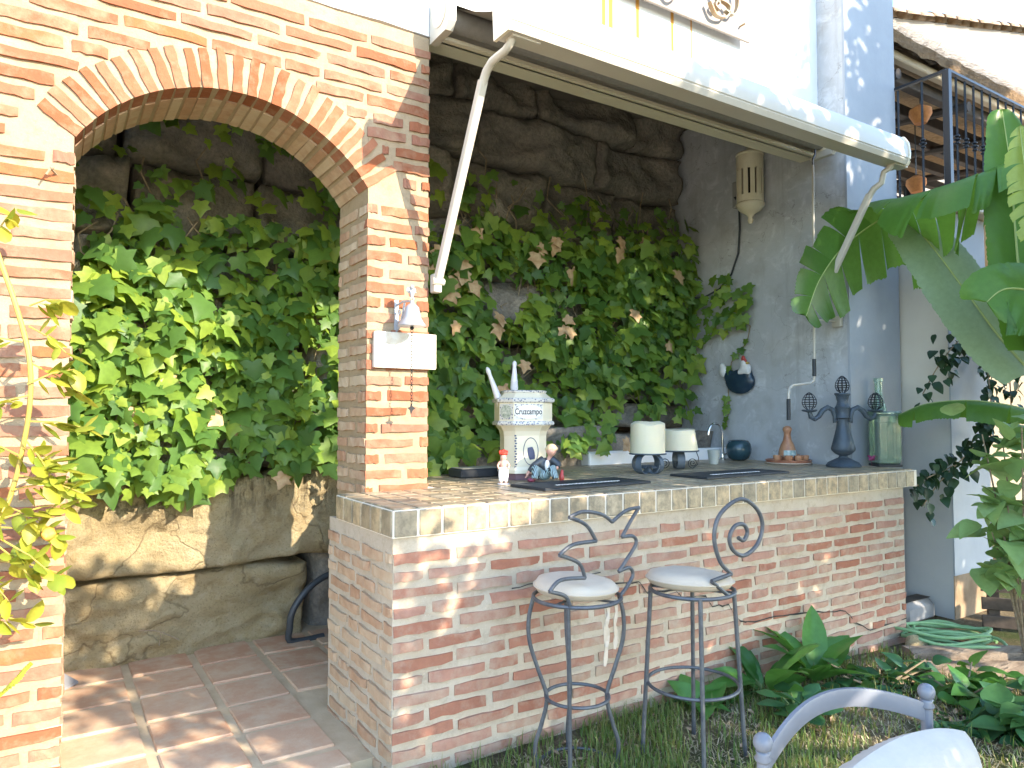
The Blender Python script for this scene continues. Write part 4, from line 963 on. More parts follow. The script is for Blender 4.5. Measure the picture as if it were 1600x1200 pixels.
candle((3.95, 3.85, CT + .1385), .130, .150, -.14, "short squat ivory candle tapering to its top", 4.0, .010)
# faucet, vase, cup
CHROME = M("chrome", (.72, .73, .75), .12, metal=1)
fa = empty("faucet", (5.06, 4.40, CT), "curved chrome gooseneck tap at the back of the bar", "faucet")
P = [(5.06, 4.40, CT), (5.06, 4.40, CT + .19)] + [(5.06 - .84 * (.085 - .085 * cos(a)), 4.40 + .2 * (.085 - .085 * cos(a)), CT + .22 + .10 * sin(a)) for a in [pi * i / 10 for i in range(11)]]
mb = MB(); mb.tube(P, .011, 12); mb.build("spout", CHROME, fa, smooth=True)
mb = MB(); mb.lathe([(.03, 0), (.03, .01), (.018, .02), (.016, .05)], (5.06, 4.40, CT), 16); mb.tube([(5.06, 4.40, CT + .04), (5.10, 4.38, CT + .055)], .006, 8); mb.build("base", CHROME, fa, smooth=True)
vz = empty("round_vase", (5.08, 4.24, CT), "dark teal round glazed pot next to the small tumbler", "pot")
mb = MB(); mb.lathe([(.05, 0), (.085, .02), (.105, .065), (.108, .10), (.10, .145), (.08, .172), (.05, .178), (.045, .17), (0, .165)], (5.08, 4.24, CT), 28); mb.build("pot_body", M("teal_glaze", (.018, .045, .06), .22, (.03, .07, .085), 10), vz, smooth='all')
cu = MB(); cu.lathe([(.036, 0), (.05, .115), (.046, .115), (.033, .008), (0, .008)], (4.55, 4.05, CT), 24)
tag(cu.build("tumbler", M("pale_grey_ceramic", (.45, .47, .42), .4, (.38, .40, .36), 8), smooth=True), "small pale grey tumbler beside the shorter candle", "cup")
# carafe, tray and cups
TERR = M("terracotta_glaze", (.36, .14, .07), .35, (.50, .27, .15), 14, bump=.2, bscale=40); TERR2 = M("terracotta_tray", (.30, .10, .055), .4, (.42, .2, .12), 22)
q0 = Vector((5.11, 3.76, CT))
t_ = empty("serving_tray", q0, "round terracotta tray under the carafe and cups", "tray")
mb = MB(); mb.lathe([(0, 0), (.175, 0), (.185, .008), (.185, .012), (0, .012)], q0, 32); mb.build("tray_base", M("pale_rim", (.62, .52, .42), .5), t_, smooth=True)
mb = MB(); mb.lathe([(0, .0122), (.172, .0122), (.182, .03), (.176, .034), (.166, .022), (0, .022)], q0, 32); mb.build("tray_dish", TERR2, t_, smooth=True)
ca = empty("carafe", q0 + Vector((.03, .03, .0225)), "glazed terracotta carafe with a painted scene, standing on the tray", "carafe")
mb = MB(); mb.lathe([(.055, 0), (.068, .02), (.072, .05), (.066, .09), (.058, .11), (.054, .125), (.034, .165), (.027, .20), (.026, .225), (.036, .25), (.036, .262), (.026, .275), (.016, .282), (0, .284)], q0 + Vector((.03, .03, .0225)), 28); cb = mb.build("carafe_body", TERR, ca, smooth=True)
mb = MB(); mb.lathe([(.0735, .03), (.0745, .055), (.0695, .085)], (0, 0, 0), 28)
keep = [i for i, p in enumerate(mb.v)]; fs = [f for f in mb.f if len(f) == 4 and all((mb.v[i].x * -.54 + mb.v[i].y * -.84) > .045 for i in f)]
mb.f = fs; mb.m = [0] * len(fs); mb.xf(Matrix.Translation(q0 + Vector((.03, .03, .0225)))); mb.build("painted_scene", M("painted_scene", (.55, .60, .58), .4, (.16, .30, .30), 45), cb)
for k, a in enumerate((va - 1.1, va - .35, va + .3, va + 1.0, va + 2.3)):
    p = q0 + Vector((cos(a) * .125, sin(a) * .125, .0225)); mb = MB(); mb.lathe([(.022, 0), (.032, .02), (.034, .048), (.030, .048), (.027, .012), (0, .010)], p, 18)
    tag(mb.build("small_cup", TERR, smooth=True), "little terracotta cup on the round tray around the carafe", "cup", "cups on the round tray")
# candelabra of wire mesh
def wiremesh():
    q = NT("dark_wire_mesh"); q.b.inputs["Base Color"].default_value = (.07, .095, .12, 1); q.b.inputs["Roughness"].default_value = .5; q.b.inputs["Metallic"].default_value = .3
    tr = q.n("BsdfTransparent"); mx = q.n("MixShader"); tc = q.n("TexCoord")
    ch = q.n("TexWave"); ch.bands_direction = 'Z'; ch.inputs["Scale"].default_value = 55; q.l(q.pos(), ch.inputs["Vector"])
    q.l(q.ramp(ch.outputs["Fac"], .25, .5, .50, .96), mx.inputs[0]); q.l(tr.outputs[0], mx.inputs[1]); q.l(q.b.outputs[0], mx.inputs[2]); q.l(mx.outputs[0], q.out.inputs[0]); return q.mat
MESHW = wiremesh(); c0 = Vector((5.15, 3.30, CT))
cd = empty("candelabra", c0, "dark wire candelabra with two curved arms and three egg-shaped cages", "candelabra")
mb = MB(); mb.lathe([(.125, 0), (.128, .01), (.11, .035), (.07, .055), (.035, .072), (.03, .085)], c0, 24); mb.build("base", MESHW, cd, smooth=True)
mb = MB(); mb.lathe([(.03, .085), (.06, .10), (.085, .125), (.088, .14), (.07, .21), (.05, .29), (.04, .35), (.042, .365)], c0, 24); mb.build("stem", MESHW, cd, smooth=True)
mb = MB(); mb.lathe([(.042, .365), (.055, .375), (.048, .40), (.05, .44), (.057, .455), (.045, .47), (.038, .50), (.048, .54), (.058, .555), (.056, .565), (0, .566)], c0, 24); mb.build("collar", MESHW, cd, smooth=True)
def cage(p, r, h, parent):
    mb = MB()
    for k in range(10):
        a = 2 * pi * k / 10; mb.tube([p + Vector((cos(a) * r * q, sin(a) * r * q, h * z)) for q, z in ((.35, 0), (.8, .16), (1, .38), (.92, .6), (.62, .82), (.25, .96), (0, 1))], .0028, 5)
    for q, z in ((.8, .16), (.97, .3), (1, .42), (.93, .58), (.78, .72), (.5, .88)): mb.tube([p + Vector((cos(2 * pi * i / 16) * r * q, sin(2 * pi * i / 16) * r * q, h * z)) for i in range(16)], .0022, 4, closed=True)
    return mb.build("egg_cage", BLACKIRON, parent, smooth=True)
cage(c0 + Vector((0, 0, .567)), .052, .13, cd)
for s in (-1, 1):
    d = Vector((.84 * s, -.54 * s, 0)); P = [c0 + d * x + Vector((0, 0, z)) for x, z in ((.03, .36), (.065, .345), (.06, .385), (.075, .435), (.115, .455), (.155, .43), (.185, .385), (.215, .365), (.245, .38), (.255, .42))]
    mb = MB(); mb.tube(P, [.014, .015, .017, .02, .021, .021, .02, .019, .018, .016], 12); a = mb.build("curved_arm", MESHW, cd, smooth=True)
    e = c0 + d * .255 + Vector((0, 0, .42)); mb = MB(); mb.lathe([(.018, -.004), (.05, .004), (.058, .012), (.055, .018), (0, .018)], e, 20); mb.build("drip_dish", MESHW, a, smooth=True)
    cage(e + Vector((0, 0, .019)), .055, .13, a)
# glass lantern jar and bottle
def glass(name, col, r=.05):
    q = NT(name); q.b.inputs["Base Color"].default_value = (*col, 1); q.b.inputs["Roughness"].default_value = r; q.b.inputs["Transmission Weight"].default_value = .85; q.b.inputs["IOR"].default_value = 1.45
    q.bump(q.noise(14, 3), .25, .01); return q.mat
GG = glass("green_glass", (.62, .78, .66), .12)
gj = empty("glass_jar", (5.47, 3.155, CT), "square green pressed-glass jar at the end of the bar", "glass jar")
Rg = Matrix.Translation((5.47, 3.155, CT)) @ Matrix.Rotation(-.62, 4, 'Z')
mb = MB(); mb.box((-.085, -.085, .02), (.085, .085, .40), .012); mb.box((-.077, -.077, .03), (.077, .077, .398), .008); mb.xf(Rg); b_ = mb.build("jar_body", GG, gj)
mb = MB()
for s in (-1, 1):
    for k in (-1, 1): mb.box((s * .05 - .028, k * .0865 - .003, .06), (s * .05 + .028 - (.0), k * .0865 + .003, .34), .0028); mb.box((k * .0865 - .003, s * .05 - .028, .06), (k * .0865 + .003, s * .05 + .028, .34), .0028)
mb.xf(Rg); mb.build("pressed_panel", GG, b_)
mb = MB(); mb.box((-.094, -.094, .395), (.094, .094, .425), .008); mb.xf(Rg); mb.build("rim", GG, gj)
mb = MB(); mb.box((-.09, -.09, 0), (.09, .09, .02), .004); mb.xf(Rg); mb.build("dark_foot", BLACK, gj)
bt = empty("glass_bottle", (5.60, 3.275, CT), "clear green long-necked bottle behind the square glass jar", "bottle")
mb = MB(); mb.lathe([(.058, 0), (.062, .01), (.062, .40), (.055, .46), (.035, .52), (.030, .56), (.030, .66), (.036, .665), (.036, .69), (.024, .69), (.024, .56), (.05, .45), (.055, .40), (.055, .02), (0, .02)], (5.60, 3.275, CT), 24); mb.build("bottle_glass", GG, bt, smooth=True)
fl = MB()
for k in range(7): fl.ball((5.36 + .018 * cos(k), 3.20 + .018 * sin(k), CT + .055 + .012 * (k % 3)), (.014, .014, .010), 8, 6)
fl.tube([(5.36, 3.20, CT), (5.36, 3.20, CT + .05)], .003, 6)
tag(remesh(fl, .006, "dried_flower", M("magenta_petals", (.24, .03, .10), .7), None), "small magenta flower head beside the square glass jar", "flower")

# ------------------------------------------------------------------ bar stools
CUSH = M("cream_canvas", (.55, .46, .35), .85, (.50, .41, .31), 9, bump=.3, bscale=160)
def cushion(c, r, h, tilt, parent):
    prof = [(0, 0), (r * .7, .0), (r * .94, h * .18), (r, h * .42), (r * 1.015, h * .5), (r, h * .58), (r * .93, h * .82), (r * .65, h), (0, h * 1.06)]
    mb = MB(); mb.lathe(prof, (0, 0, 0), 36)
    for v in mb.v: v.z += .006 * nz(v, 7) * (1 if v.z > h * .6 else .3)
    mb.xf(Matrix.Translation(c) @ Matrix.Rotation(tilt[0], 4, 'X') @ Matrix.Rotation(tilt[1], 4, 'Y')); cu = mb.build("seat_cushion", CUSH, parent, smooth='all')
    mb = MB(); mb.tube([(r * 1.015 * cos(2 * pi * i / 40), r * 1.015 * sin(2 * pi * i / 40), h * .5) for i in range(40)], .005, 6, closed=True)
    mb.xf(Matrix.Translation(c) @ Matrix.Rotation(tilt[0], 4, 'X') @ Matrix.Rotation(tilt[1], 4, 'Y')); mb.build("piping", CUSH, cu, smooth=True); return cu
def ring(c, r, t, n=36): mb = MB(); mb.tube([(c[0] + r * cos(2 * pi * i / n), c[1] + r * sin(2 * pi * i / n), c[2]) for i in range(n)], t, 8, closed=True); return mb
def smooth_path(P, k=4):
    P = [Vector(p) for p in P]; n = len(P); out = []
    for i in range(n - 1):
        p0, p1, p2, p3 = [P[max(0, min(n - 1, j))] for j in (i - 1, i, i + 1, i + 2)]
        for q in range(k):
            t = q / k; out.append(.5 * ((2 * p1) + (p2 - p0) * t + (2 * p0 - 5 * p1 + 4 * p2 - p3) * t * t + (3 * p1 - p0 - 3 * p2 + p3) * t ** 3))
    return out + [P[-1]]
s1 = empty("bar_stool", (2.01, 2.585, -.06), "iron bar stool with wavy legs and a pointed leaf-shaped back", "bar stool")
c1 = Vector((2.01, 2.585, .695)); ring(c1, .195, .009).build("seat_ring", IRON, s1, smooth=True)
for a in (-2.42, 2.62, -.42, 1.15):
    d = Vector((cos(a), sin(a), 0)); straight = a == -2.42
    prof = [(.195, .69), (.215, .60), (.212, .50), (.175, .38), (.140, .28), (.138, .22), (.165, .12), (.188, .04), (.180, -.065)]
    if straight: prof = [(.195, .69), (.175, .3), (.160, -.065)]
    mb = MB(); mb.tube(smooth_path([(c1.x + d.x * r, c1.y + d.y * r, z) for r, z in prof]), .0095, 8); mb.build("leg", IRON, s1, smooth=True)
ring((c1.x, c1.y, .26), .140, .008).build("foot_ring", IRON, s1, smooth=True); ring((c1.x, c1.y, -.045), .170, .007).build("base_ring", IRON, s1, smooth=True)
for k in range(2):
    a = .4 + k * pi / 2; mb = MB(); mb.tube([(c1.x + .195 * cos(a), c1.y + .195 * sin(a), .695), (c1.x - .195 * cos(a), c1.y - .195 * sin(a), .695)], .006, 6); mb.build("cross_bar", IRON, s1)
bk = [[1.87, 2.45, 0.697], [1.841, 2.446, 0.747], [1.75, 2.432, 0.781], [1.813, 2.441, 0.818], [1.96, 2.464, 0.805], [1.923, 2.458, 0.873], [1.806, 2.44, 0.922], [1.886, 2.452, 0.955], [2.031, 2.474, 0.954], [1.969, 2.465, 1.029], [1.865, 2.449, 1.073], [1.954, 2.463, 1.088], [2.071, 2.481, 1.064], [2.136, 2.49, 1.026], [2.229, 2.504, 1.067], [2.324, 2.519, 1.074], [2.262, 2.509, 1.016], [2.202, 2.5, 0.952], [2.279, 2.512, 0.947], [2.301, 2.515, 0.911], [2.235, 2.505, 0.847], [2.179, 2.497, 0.8], [2.252, 2.508, 0.808], [2.277, 2.512, 0.769], [2.225, 2.504, 0.716], [2.186, 2.498, 0.692]]
cusps = (2, 4, 6, 8, 10, 13, 15, 17, 21); seg = [0] + list(cusps) + [len(bk) - 1]
mb = MB()
for a, b in zip(seg[:-1], seg[1:]): mb.tube(smooth_path(bk[a:b + 1], 5), .0085, 8)
mb.build("leaf_back", IRON, s1, smooth=True)
cz = cushion(c1 + Vector((0, .01, .008)), .185, .075, (.02, .03), s1)
for (x, y, L) in ((2.02, 2.40, .26), (2.10, 2.43, .21), (2.025, 2.395, .18)):
    mb = MB(); P = [Vector((x + .008 * sin(i * 1.3), y + .006 * cos(i), .70 - L * i / 8)) for i in range(9)]; mb.tube(P, [.004, .009, .006, .010, .006, .009, .008, .010, .006], sec=[(1, .25), (-1, .25), (-1, -.25), (1, -.25)]); mb.build("tie_ribbon", CUSH, cz)
s2 = empty("bar_stool", (2.525, 2.385, -.06), "iron bar stool with straight legs and a spiral scroll back", "bar stool")
c2 = Vector((2.525, 2.385, .70)); ring(c2, .19, .009).build("seat_ring", IRON, s2, smooth=True)
for a in (2.55, -2.20, -.62, .75):
    mb = MB(); mb.tube([(c2.x + .19 * cos(a), c2.y + .19 * sin(a), .705), (c2.x + .235 * cos(a), c2.y + .235 * sin(a), -.075)], .010, 8); mb.build("leg", IRON, s2, smooth=True)
ring((c2.x, c2.y, .275), .205, .008).build("foot_ring", IRON, s2, smooth=True)
mb = MB(); mb.tube([(c2.x + .19 * cos(2.2), c2.y + .19 * sin(2.2), .70), (c2.x - .19 * cos(2.2), c2.y - .19 * sin(2.2), .70)], .006, 6); mb.build("cross_bar", IRON, s2)
sp = [[2.565, 2.2, 0.701], [2.456, 2.2, 0.779], [2.583, 2.2, 0.796], [2.512, 2.2, 0.857], [2.475, 2.2, 0.968], [2.516, 2.2, 1.066], [2.647, 2.2, 1.123], [2.755, 2.2, 1.076], [2.8, 2.2, 0.994], [2.76, 2.2, 0.908], [2.666, 2.2, 0.868], [2.593, 2.2, 0.903], [2.575, 2.2, 0.959], [2.611, 2.2, 1.005], [2.669, 2.2, 1.007], [2.694, 2.2, 0.97], [2.668, 2.2, 0.937], [2.632, 2.2, 0.951]]
sp = [(x, 2.205, z) for x, y, z in sp]; mb = MB()
for a, b in ((0, 1), (1, 2), (2, 17)): mb.tube(smooth_path(sp[a:b + 1], 6), .0095, 8)
mb.build("spiral_back", IRON, s2, smooth=True)
cushion(c2 + Vector((-.005, .01, .010)), .195, .075, (-.03, .05), s2)

# ------------------------------------------------------------------ garden chair close to the camera
GREYP = M("grey_lacquer", (.14, .15, .175), .4, (.17, .18, .205), 9); WCANV = M("white_canvas", (.46, .43, .385), .85, (.41, .385, .34), 12, bump=.25, bscale=120)
gc = empty("garden_chair", (1.42, .7, -.06), "grey metal garden chair with ball finials and a white back cushion", "chair")
A_, B_ = Vector((1.158, .918, .88)), Vector((1.675, .883, .88))
for p in (A_, B_):
    mb = MB(); mb.tube([(p.x, p.y - .06, -.07), (p.x, p.y - .02, .40), (p.x, p.y, .80), (p.x, p.y, .862)], [.013, .013, .013, .012], 10); mb.build("back_post", GREYP, gc, smooth=True)
    mb = MB(); mb.lathe([(.013, -.03), (.017, -.024), (.012, -.016), (.014, -.01)], p, 14); mb.ball(p + Vector((0, 0, .006)), .0185, 16, 12); mb.build("finial", GREYP, gc, smooth='all')
mb = MB(); P = []
for i in range(21):
    t = i / 20; p = A_.lerp(B_, t); p.z = .840 + .060 * sin(pi * t) ** .9; p.y += .05 * sin(pi * t); P.append(p)
mb.tube(P, .012, sec=[(1.6, .35), (1.2, .5), (-1.2, .5), (-1.6, .35), (-1.6, -.35), (-1.2, -.5), (1.2, -.5), (1.6, -.35)], up=(0, 0, 1)); mb.build("arched_rail", GREYP, gc, smooth=True)
mb = MB(); mb.tube([A_ + Vector((0, -.02, -.36)), B_ + Vector((0, -.02, -.36))], .011, 8); mb.build("lower_rail", GREYP, gc, smooth=True)
mb = MB(); mb.box((1.15, .38, .385), (1.68, .90, .41), .008); mb.build("seat_frame", GREYP, gc)
for x in (1.165, 1.665):
    mb = MB(); mb.tube([(x, .40, -.07), (x, .41, .40)], .013, 8); mb.build("leg", GREYP, gc, smooth=True)
    mb = MB(); mb.tube([(x, .89, .62), (x, .70, .635), (x, .45, .63), (x, .40, .60), (x, .405, .40)], .012, 8); mb.build("armrest", GREYP, gc, smooth=True)
def puff(c, hx, hz, th, rot, name):
    mb = MB(); n, m = 44, 26; vs = []
    for s in (1, -1):
        for j in range(m + 1):
            for i in range(n + 1):
                u, v = i / n * 2 - 1, j / m * 2 - 1; top = math.sqrt(max(0, 1 - .35 * u * u)) if v > 0 else 1
                e = max(0, (1 - abs(u) ** 4) * (1 - abs(v) ** 4)) ** .5
                gather = .005 * abs(sin(u * 26 + 2 * sin(u * 5))) * (1 - e) ** .5 * min(1, e * 2.5) + .008 * nz((u * 3, v * 1.2, s), 2) * e
                vs.append((u * hx * (1 - .06 * max(0, v)), -s * (th * e + gather), v * hz * top))
    k = n + 1
    for s in range(2):
        o = s * k * (m + 1)
        for j in range(m):
            for i in range(n):
                q = (o + j * k + i, o + j * k + i + 1, o + (j + 1) * k + i + 1, o + (j + 1) * k + i); mb.f.append(q if s == 0 else tuple(reversed(q))); mb.m.append(0)
    mb.v = [Vector(p) for p in vs]; mb.xf(Matrix.Translation(c) @ rot); return mb
puff(Vector((1.45, .80, .625)), .275, .235, .07, Matrix.Rotation(-.10, 4, 'X'), "c").build("back_cushion", WCANV, gc, smooth='all')
puff(Vector((1.415, .62, .45)), .25, .23, .05, Matrix.Rotation(pi / 2, 4, 'X'), "c").build("seat_cushion", WCANV, gc, smooth='all')
# ------------------------------------------------------------------ terrace house on the right, balcony, thatched pergola, upper house
th = empty("terrace_house", (7.2, 3.6, 0), "cream house wing carrying the balcony beside the bar", "house")
HX, HY, HT = 6.10, 2.98, 3.16
mb = MB(); mb.box((HX, HY, -.3), (6.72, 9.0, HT)); mb.build("wall", CREAM, th)
mb = MB(); mb.box((6.722, 4.1, -.3), (12.5, 9.0, HT - .002)); mb.build("recessed_wall", plaster("dimmed_cream_plaster", (.26, .21, .15), (.30, .25, .185), .2), th)  # cream wall with a darker colour that stands in for shade on it
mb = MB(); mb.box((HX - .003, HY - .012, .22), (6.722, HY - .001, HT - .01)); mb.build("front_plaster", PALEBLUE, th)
mb = MB(); mb.box((HX - .004, HY + .0, -.3), (HX - .001, 3.37, 1.50)); mb.build("lower_light_sheet", plaster("cooler_lit_cream", (.46, .46, .455), (.52, .515, .50), .2), th)  # same cream wall; its cooler light lower down is painted as this sheet
mb = MB(); mb.box((HX - .002, HY - .006, -.3), (6.724, HY - .001, .222)); mb.build("bare_render", M("brown_render", (.22, .15, .085), .95, (.33, .24, .15), 5, bump=.5, bscale=25), th)
mb = MB(); mb.box((HX - .10, HY - .12, HT), (12.5, 9.0, HT + .09), .01); mb.build("terrace_slab", CREAM, th)
mb = MB(); mb.box((6.9, 4.06, 1.1), (8.6, 4.098, 1.9)); mb.build("wall_niche", M("ochre_paint", (.45, .26, .08), .8), th)
rl = empty("balcony_railing", (HX, HY, HT + .09), "black iron balcony railing with knobbed balusters", "railing")
RZ0, RZ1 = HT + .09, 4.29
def baluster(x, y, knob=True, r=.0095):
    mb = MB(); mb.tube([(x, y, RZ0 + .08), (x, y, RZ1 - .02)], r, 8)
    if knob:
        for dz, rr in ((-.03, .020), (0, .027), (.03, .020)): mb.lathe([(.010, -.012), (rr, -.004), (rr, .004), (.010, .012)], (x, y, RZ0 + .50 + dz), 12)
    mb.build("baluster", BLACKIRON, rl, smooth=True)
cx_, cy_ = HX - .02, HY - .05
mb = MB(); mb.box((cx_ - .026, cy_ - .026, RZ0), (cx_ + .026, cy_ + .026, RZ1), .003); mb.build("corner_post", BLACKIRON, rl)
for a, b in (((cx_, cy_), (cx_, 6.5)), ((cx_, cy_), (9.8, cy_))):
    mb = MB(); mb.tube([(a[0], a[1], RZ1), (b[0], b[1], RZ1)], .018, sec=[(1, .55), (-1, .55), (-1, -.55), (1, -.55)], up=(0, 0, 1) if False else ((1, 0, 0) if a[0] == b[0] else (0, 1, 0))); mb.build("top_rail", BLACKIRON, rl)
    mb = MB(); mb.tube([(a[0], a[1], RZ0 + .08), (b[0], b[1], RZ0 + .08)], .014, sec=[(1, .45), (-1, .45), (-1, -.45), (1, -.45)], up=((1, 0, 0) if a[0] == b[0] else (0, 1, 0))); mb.build("bottom_rail", BLACKIRON, rl)
for i in range(1, 16): baluster(cx_, cy_ + .20 * i)
for i in range(1, 26): baluster(cx_ + .145 * i, cy_)
mb = MB(); mb.box((cx_ - .02, 4.38, RZ0), (cx_ + .02, 4.42, RZ1 + .02), .003); mb.build("post", BLACKIRON, rl)
# far side of the balcony
r2 = empty("balcony_railing", (8.0, 6.4, RZ0), "plain low railing across the far side of the balcony", "railing")
mb = MB(); mb.tube([(6.2, 6.5, RZ0 + .85), (11.5, 6.5, RZ0 + .85)], .018, 8); mb.build("top_rail", PALEBLUE, r2)
for i in range(18):
    mb = MB(); mb.tube([(6.3 + .28 * i, 6.5, RZ0), (6.3 + .28 * i, 6.5, RZ0 + .85)], .012, 6); mb.build("baluster", BLACKIRON, r2)
# pergola
WOODD = M("dark_beam", (.025, .02, .018), .8, (.05, .036, .028), 8, bump=.3, bscale=20); STRAW = M("straw_thatch", (.20, .125, .06), .95, (.30, .20, .11), 25, bump=.6, bscale=80)
pg = empty("thatched_pergola", (8.2, 4.4, RZ0), "straw-thatched pergola on dark beams over the balcony", "pergola")
ey, ez = 3.55, 4.78
for i in range(7):
    y = ey + .12 + .45 * i; mb = MB(); mb.box((6.15, y, ez - .14 + .16 * i * .3), (12.4, y + .09, ez - .02 + .16 * i * .3), .006); mb.build("beam", WOODD, pg)
for i in range(5):
    x = 6.5 + 1.3 * i; mb = MB(); mb.tube([(x, ey, ez - .16), (x, 6.6, ez + .20)], .05, 8); mb.build("rafter", WOODD, pg, smooth=True)
    mb = MB(); mb.tube([(x + .02, 5.6, RZ0), (x + .02, 5.6, ez + .02)], .05, 10); mb.build("post", BLACKIRON, pg, smooth=True)
mb = MB(); mb.box((6.12, ey - .03, ez - .05), (12.4, ey + .05, ez + .03), .01); mb.build("eave_pole", M("pale_pole", (.45, .36, .25), .8), pg)
mb = MB(); n = 60; vs = []
for k, (y, dz) in enumerate(((ey - .10, .02), (ey - .12, .12), (ey - .02, .19), (ey + .6, .36), (6.8, .95), (6.8, .80), (ey + .05, .02))):
    for i in range(n + 1): x = 6.1 + 6.3 * i / n; vs.append((x, y + .02 * nz((x, y, k), 6), ez + dz + .03 * nz((x, k, 0), 5)))
mb.add(vs, [(k * (n + 1) + i, (k + 1) * (n + 1) + i, (k + 1) * (n + 1) + i + 1, k * (n + 1) + i + 1) for k in range(6) for i in range(n)]); mb.build("thatch", STRAW, pg)
mb = MB(); r = random.Random(3)
for i in range(9000):
    x = r.uniform(6.08, 12.3); t = r.random(); y = ey - .13 + .16 * t; z = ez + .02 + .18 * r.random(); d = Vector((r.uniform(-.6, .6), -1, r.uniform(-1.0, .7))).normalized() * r.uniform(.05, .14); p = Vector((x, y, z))
    mb.add([p, p + d, p + Vector((.007, 0, .004))], [(0, 1, 2)])
tag(mb.build("straw_fringe", STRAW, pg), kind="stuff")
SHADE = M("raffia_orange", (.42, .15, .03), .8, (.30, .10, .02), 30)
for k, (x, y, z, s) in enumerate(((7.05, 4.2, 4.32, .11), (7.25, 3.75, 4.50, .11), (8.0, 4.2, 4.05, .11))):
    lp = empty("raffia_lamp", (x, y, z), "orange raffia lampshade hanging under the thatched pergola", "lamp", "raffia lampshades under the pergola")
    mb = MB(); mb.lathe([(s * .5, -.11), (s * .95, -.02), (s * .9, .03), (s * .35, .07), (s * .33, .07), (s * .85, .025), (s * .88, -.02), (s * .45, -.105)], (x, y, z), 20); mb.build("lamp_shade", SHADE, lp, smooth=True)
    mb = MB(); mb.tube([(x, y, z + .09), (x, y, ez + .05)], .006, 6); mb.build("cord", BLACKIRON, lp)
# house behind with a tiled verge
uh = empty("tiled_house", (12, 6.3, 0), "white house behind the balcony with a clay-tiled roof edge", "house")
mb = MB()
pts = [(9.2, 7.12), (18.5, 9.25)]
mb.add([(9.2, 7.0, 0), (18.5, 7.0, 0), (18.5, 7.0, 10.0), (9.2, 7.0, 7.82), (9.2, 9, 0), (18.5, 9, 0), (18.5, 9, 10.0), (9.2, 9, 7.82)], [(0, 1, 2, 3), (5, 4, 7, 6), (4, 0, 3, 7), (1, 5, 6, 2), (3, 2, 6, 7)]); mb.build("wall", plaster("warm_white_plaster", (.24, .215, .19), (.26, .235, .21), .2), uh)
TILEC = M("clay_roof_tile", (.24, .15, .085), .85, (.34, .25, .17), 6, bump=.3, bscale=25)
mb = MB(); ny = 10
for i in range(ny):
    a = pi * i / (ny - 1); 
def rtile():
    mb = MB(); n = 8; vs = []
    for x, s in ((0, 1), (.50, .82)):
        for r in (.12, .10):
            for i in range(n + 1): a = pi * i / n; vs.append((x, cos(a) * r * s, sin(a) * r * s))
    k = n + 1; fs = []
    for i in range(n): fs += [(i, i + 1, 2 * k + i + 1, 2 * k + i), (k + i + 1, k + i, 3 * k + i, 3 * k + i + 1), (i, k + i, k + i + 1, i + 1), (2 * k + i + 1, 3 * k + i + 1, 3 * k + i, 2 * k + i)]
    mb.add(vs, fs); return mb
rt = raw_mesh("roof_tile", rtile(), TILEC, True); sl = math.atan2(10.0 - 7.82, 9.3)
for k in range(20):
    x = 9.25 + .45 * k; z = 7.82 + (x - 9.2) * math.tan(sl)
    for row in range(2): inst("roof_tile", rt, uh, Matrix.Translation((x, 6.93 + .24 * row, z + random.uniform(0, .03))) @ Matrix.Rotation(-sl - .03, 4, 'Y') @ Matrix.Rotation(random.uniform(-.04, .04), 4, 'Z'))
mb = MB(); mb.box((12.2, 7.4, 8.96), (18, 8.6, 9.02)); mb.xf(Matrix.Translation((12.2, 7.4, 8.96)) @ Matrix.Rotation(-sl + .10, 4, 'Y') @ Matrix.Translation((-12.2, -7.4, -8.96))); mb.build("solar_panel", M("panel_brown", (.10, .07, .06), .35, (.16, .12, .10), 3), uh)

# ------------------------------------------------------------------ corner on the right: pallet, hose, trough, sleepers, rock
OLDW = M("old_grey_wood", (.05, .036, .027), .9, (.10, .075, .058), 9, bump=.7, bscale=30)
def sleeper_wood():
    q = NT("weathered_sleeper"); mp = q.n("Mapping"); mp.inputs["Scale"].default_value = (3, 16, 16); mp.inputs["Rotation"].default_value = (0, 0, .45); q.l(q.pos(), mp.inputs[0])
    n1 = q.noise(1, 8, .7, mp.outputs[0]); c = q.mix(q.ramp(n1, .35, .65), (.16, .11, .07), (.36, .28, .20)); c = q.mix(q.ramp(n1, .60, .66, 0, .8), c, (.05, .035, .025))
    q.l(c, q.b.inputs["Base Color"]); q.b.inputs["Roughness"].default_value = .95; q.bump(n1, .9, .02); return q.mat
SLP = sleeper_wood()
pl = empty("wooden_pallet", (6.05, 2.62, -.1), "dark weathered pallet standing against the wall corner", "pallet")
R_ = Matrix.Translation((6.02, 2.74, -.13)) @ Matrix.Rotation(-.95, 4, 'Z') @ Matrix.Rotation(-.10, 4, 'X')
for k, (z, h_) in enumerate(((.02, .09), (.15, .095), (.285, .09))):
    mb = MB(); mb.box((0, -.012, z), (.95, .012, z + h_), .003, .004); mb.xf(R_); mb.build("slat", OLDW, pl)
for x in (.05, .45, .85):
    mb = MB(); mb.box((x, .014, 0), (x + .07, .09, .40), .003, .003); mb.xf(R_); mb.build("bearer", OLDW, pl)
hs = MB(); P = []; r = random.Random(2); N = 7 * 26
for i in range(N):
    a = 2 * pi * i / 26; t = i / N; rx = .40 * (1 - .35 * abs(sin(t * 7))) ; ry = .15 * (1 - .2 * sin(t * 9)); cxx, cyy = 5.40 + .08 * sin(t * 11), 2.68 + .05 * cos(t * 8)
    u = cos(a + .25 * sin(t * 20)) * rx; v = sin(a) * ry; P.append((cxx + u * .62 + v * .75, cyy - u * .62 + v * .75, -.095 + .085 * t + .012 * sin(a * 3 + t * 30)))
hs.tube(P, .0115, 8)
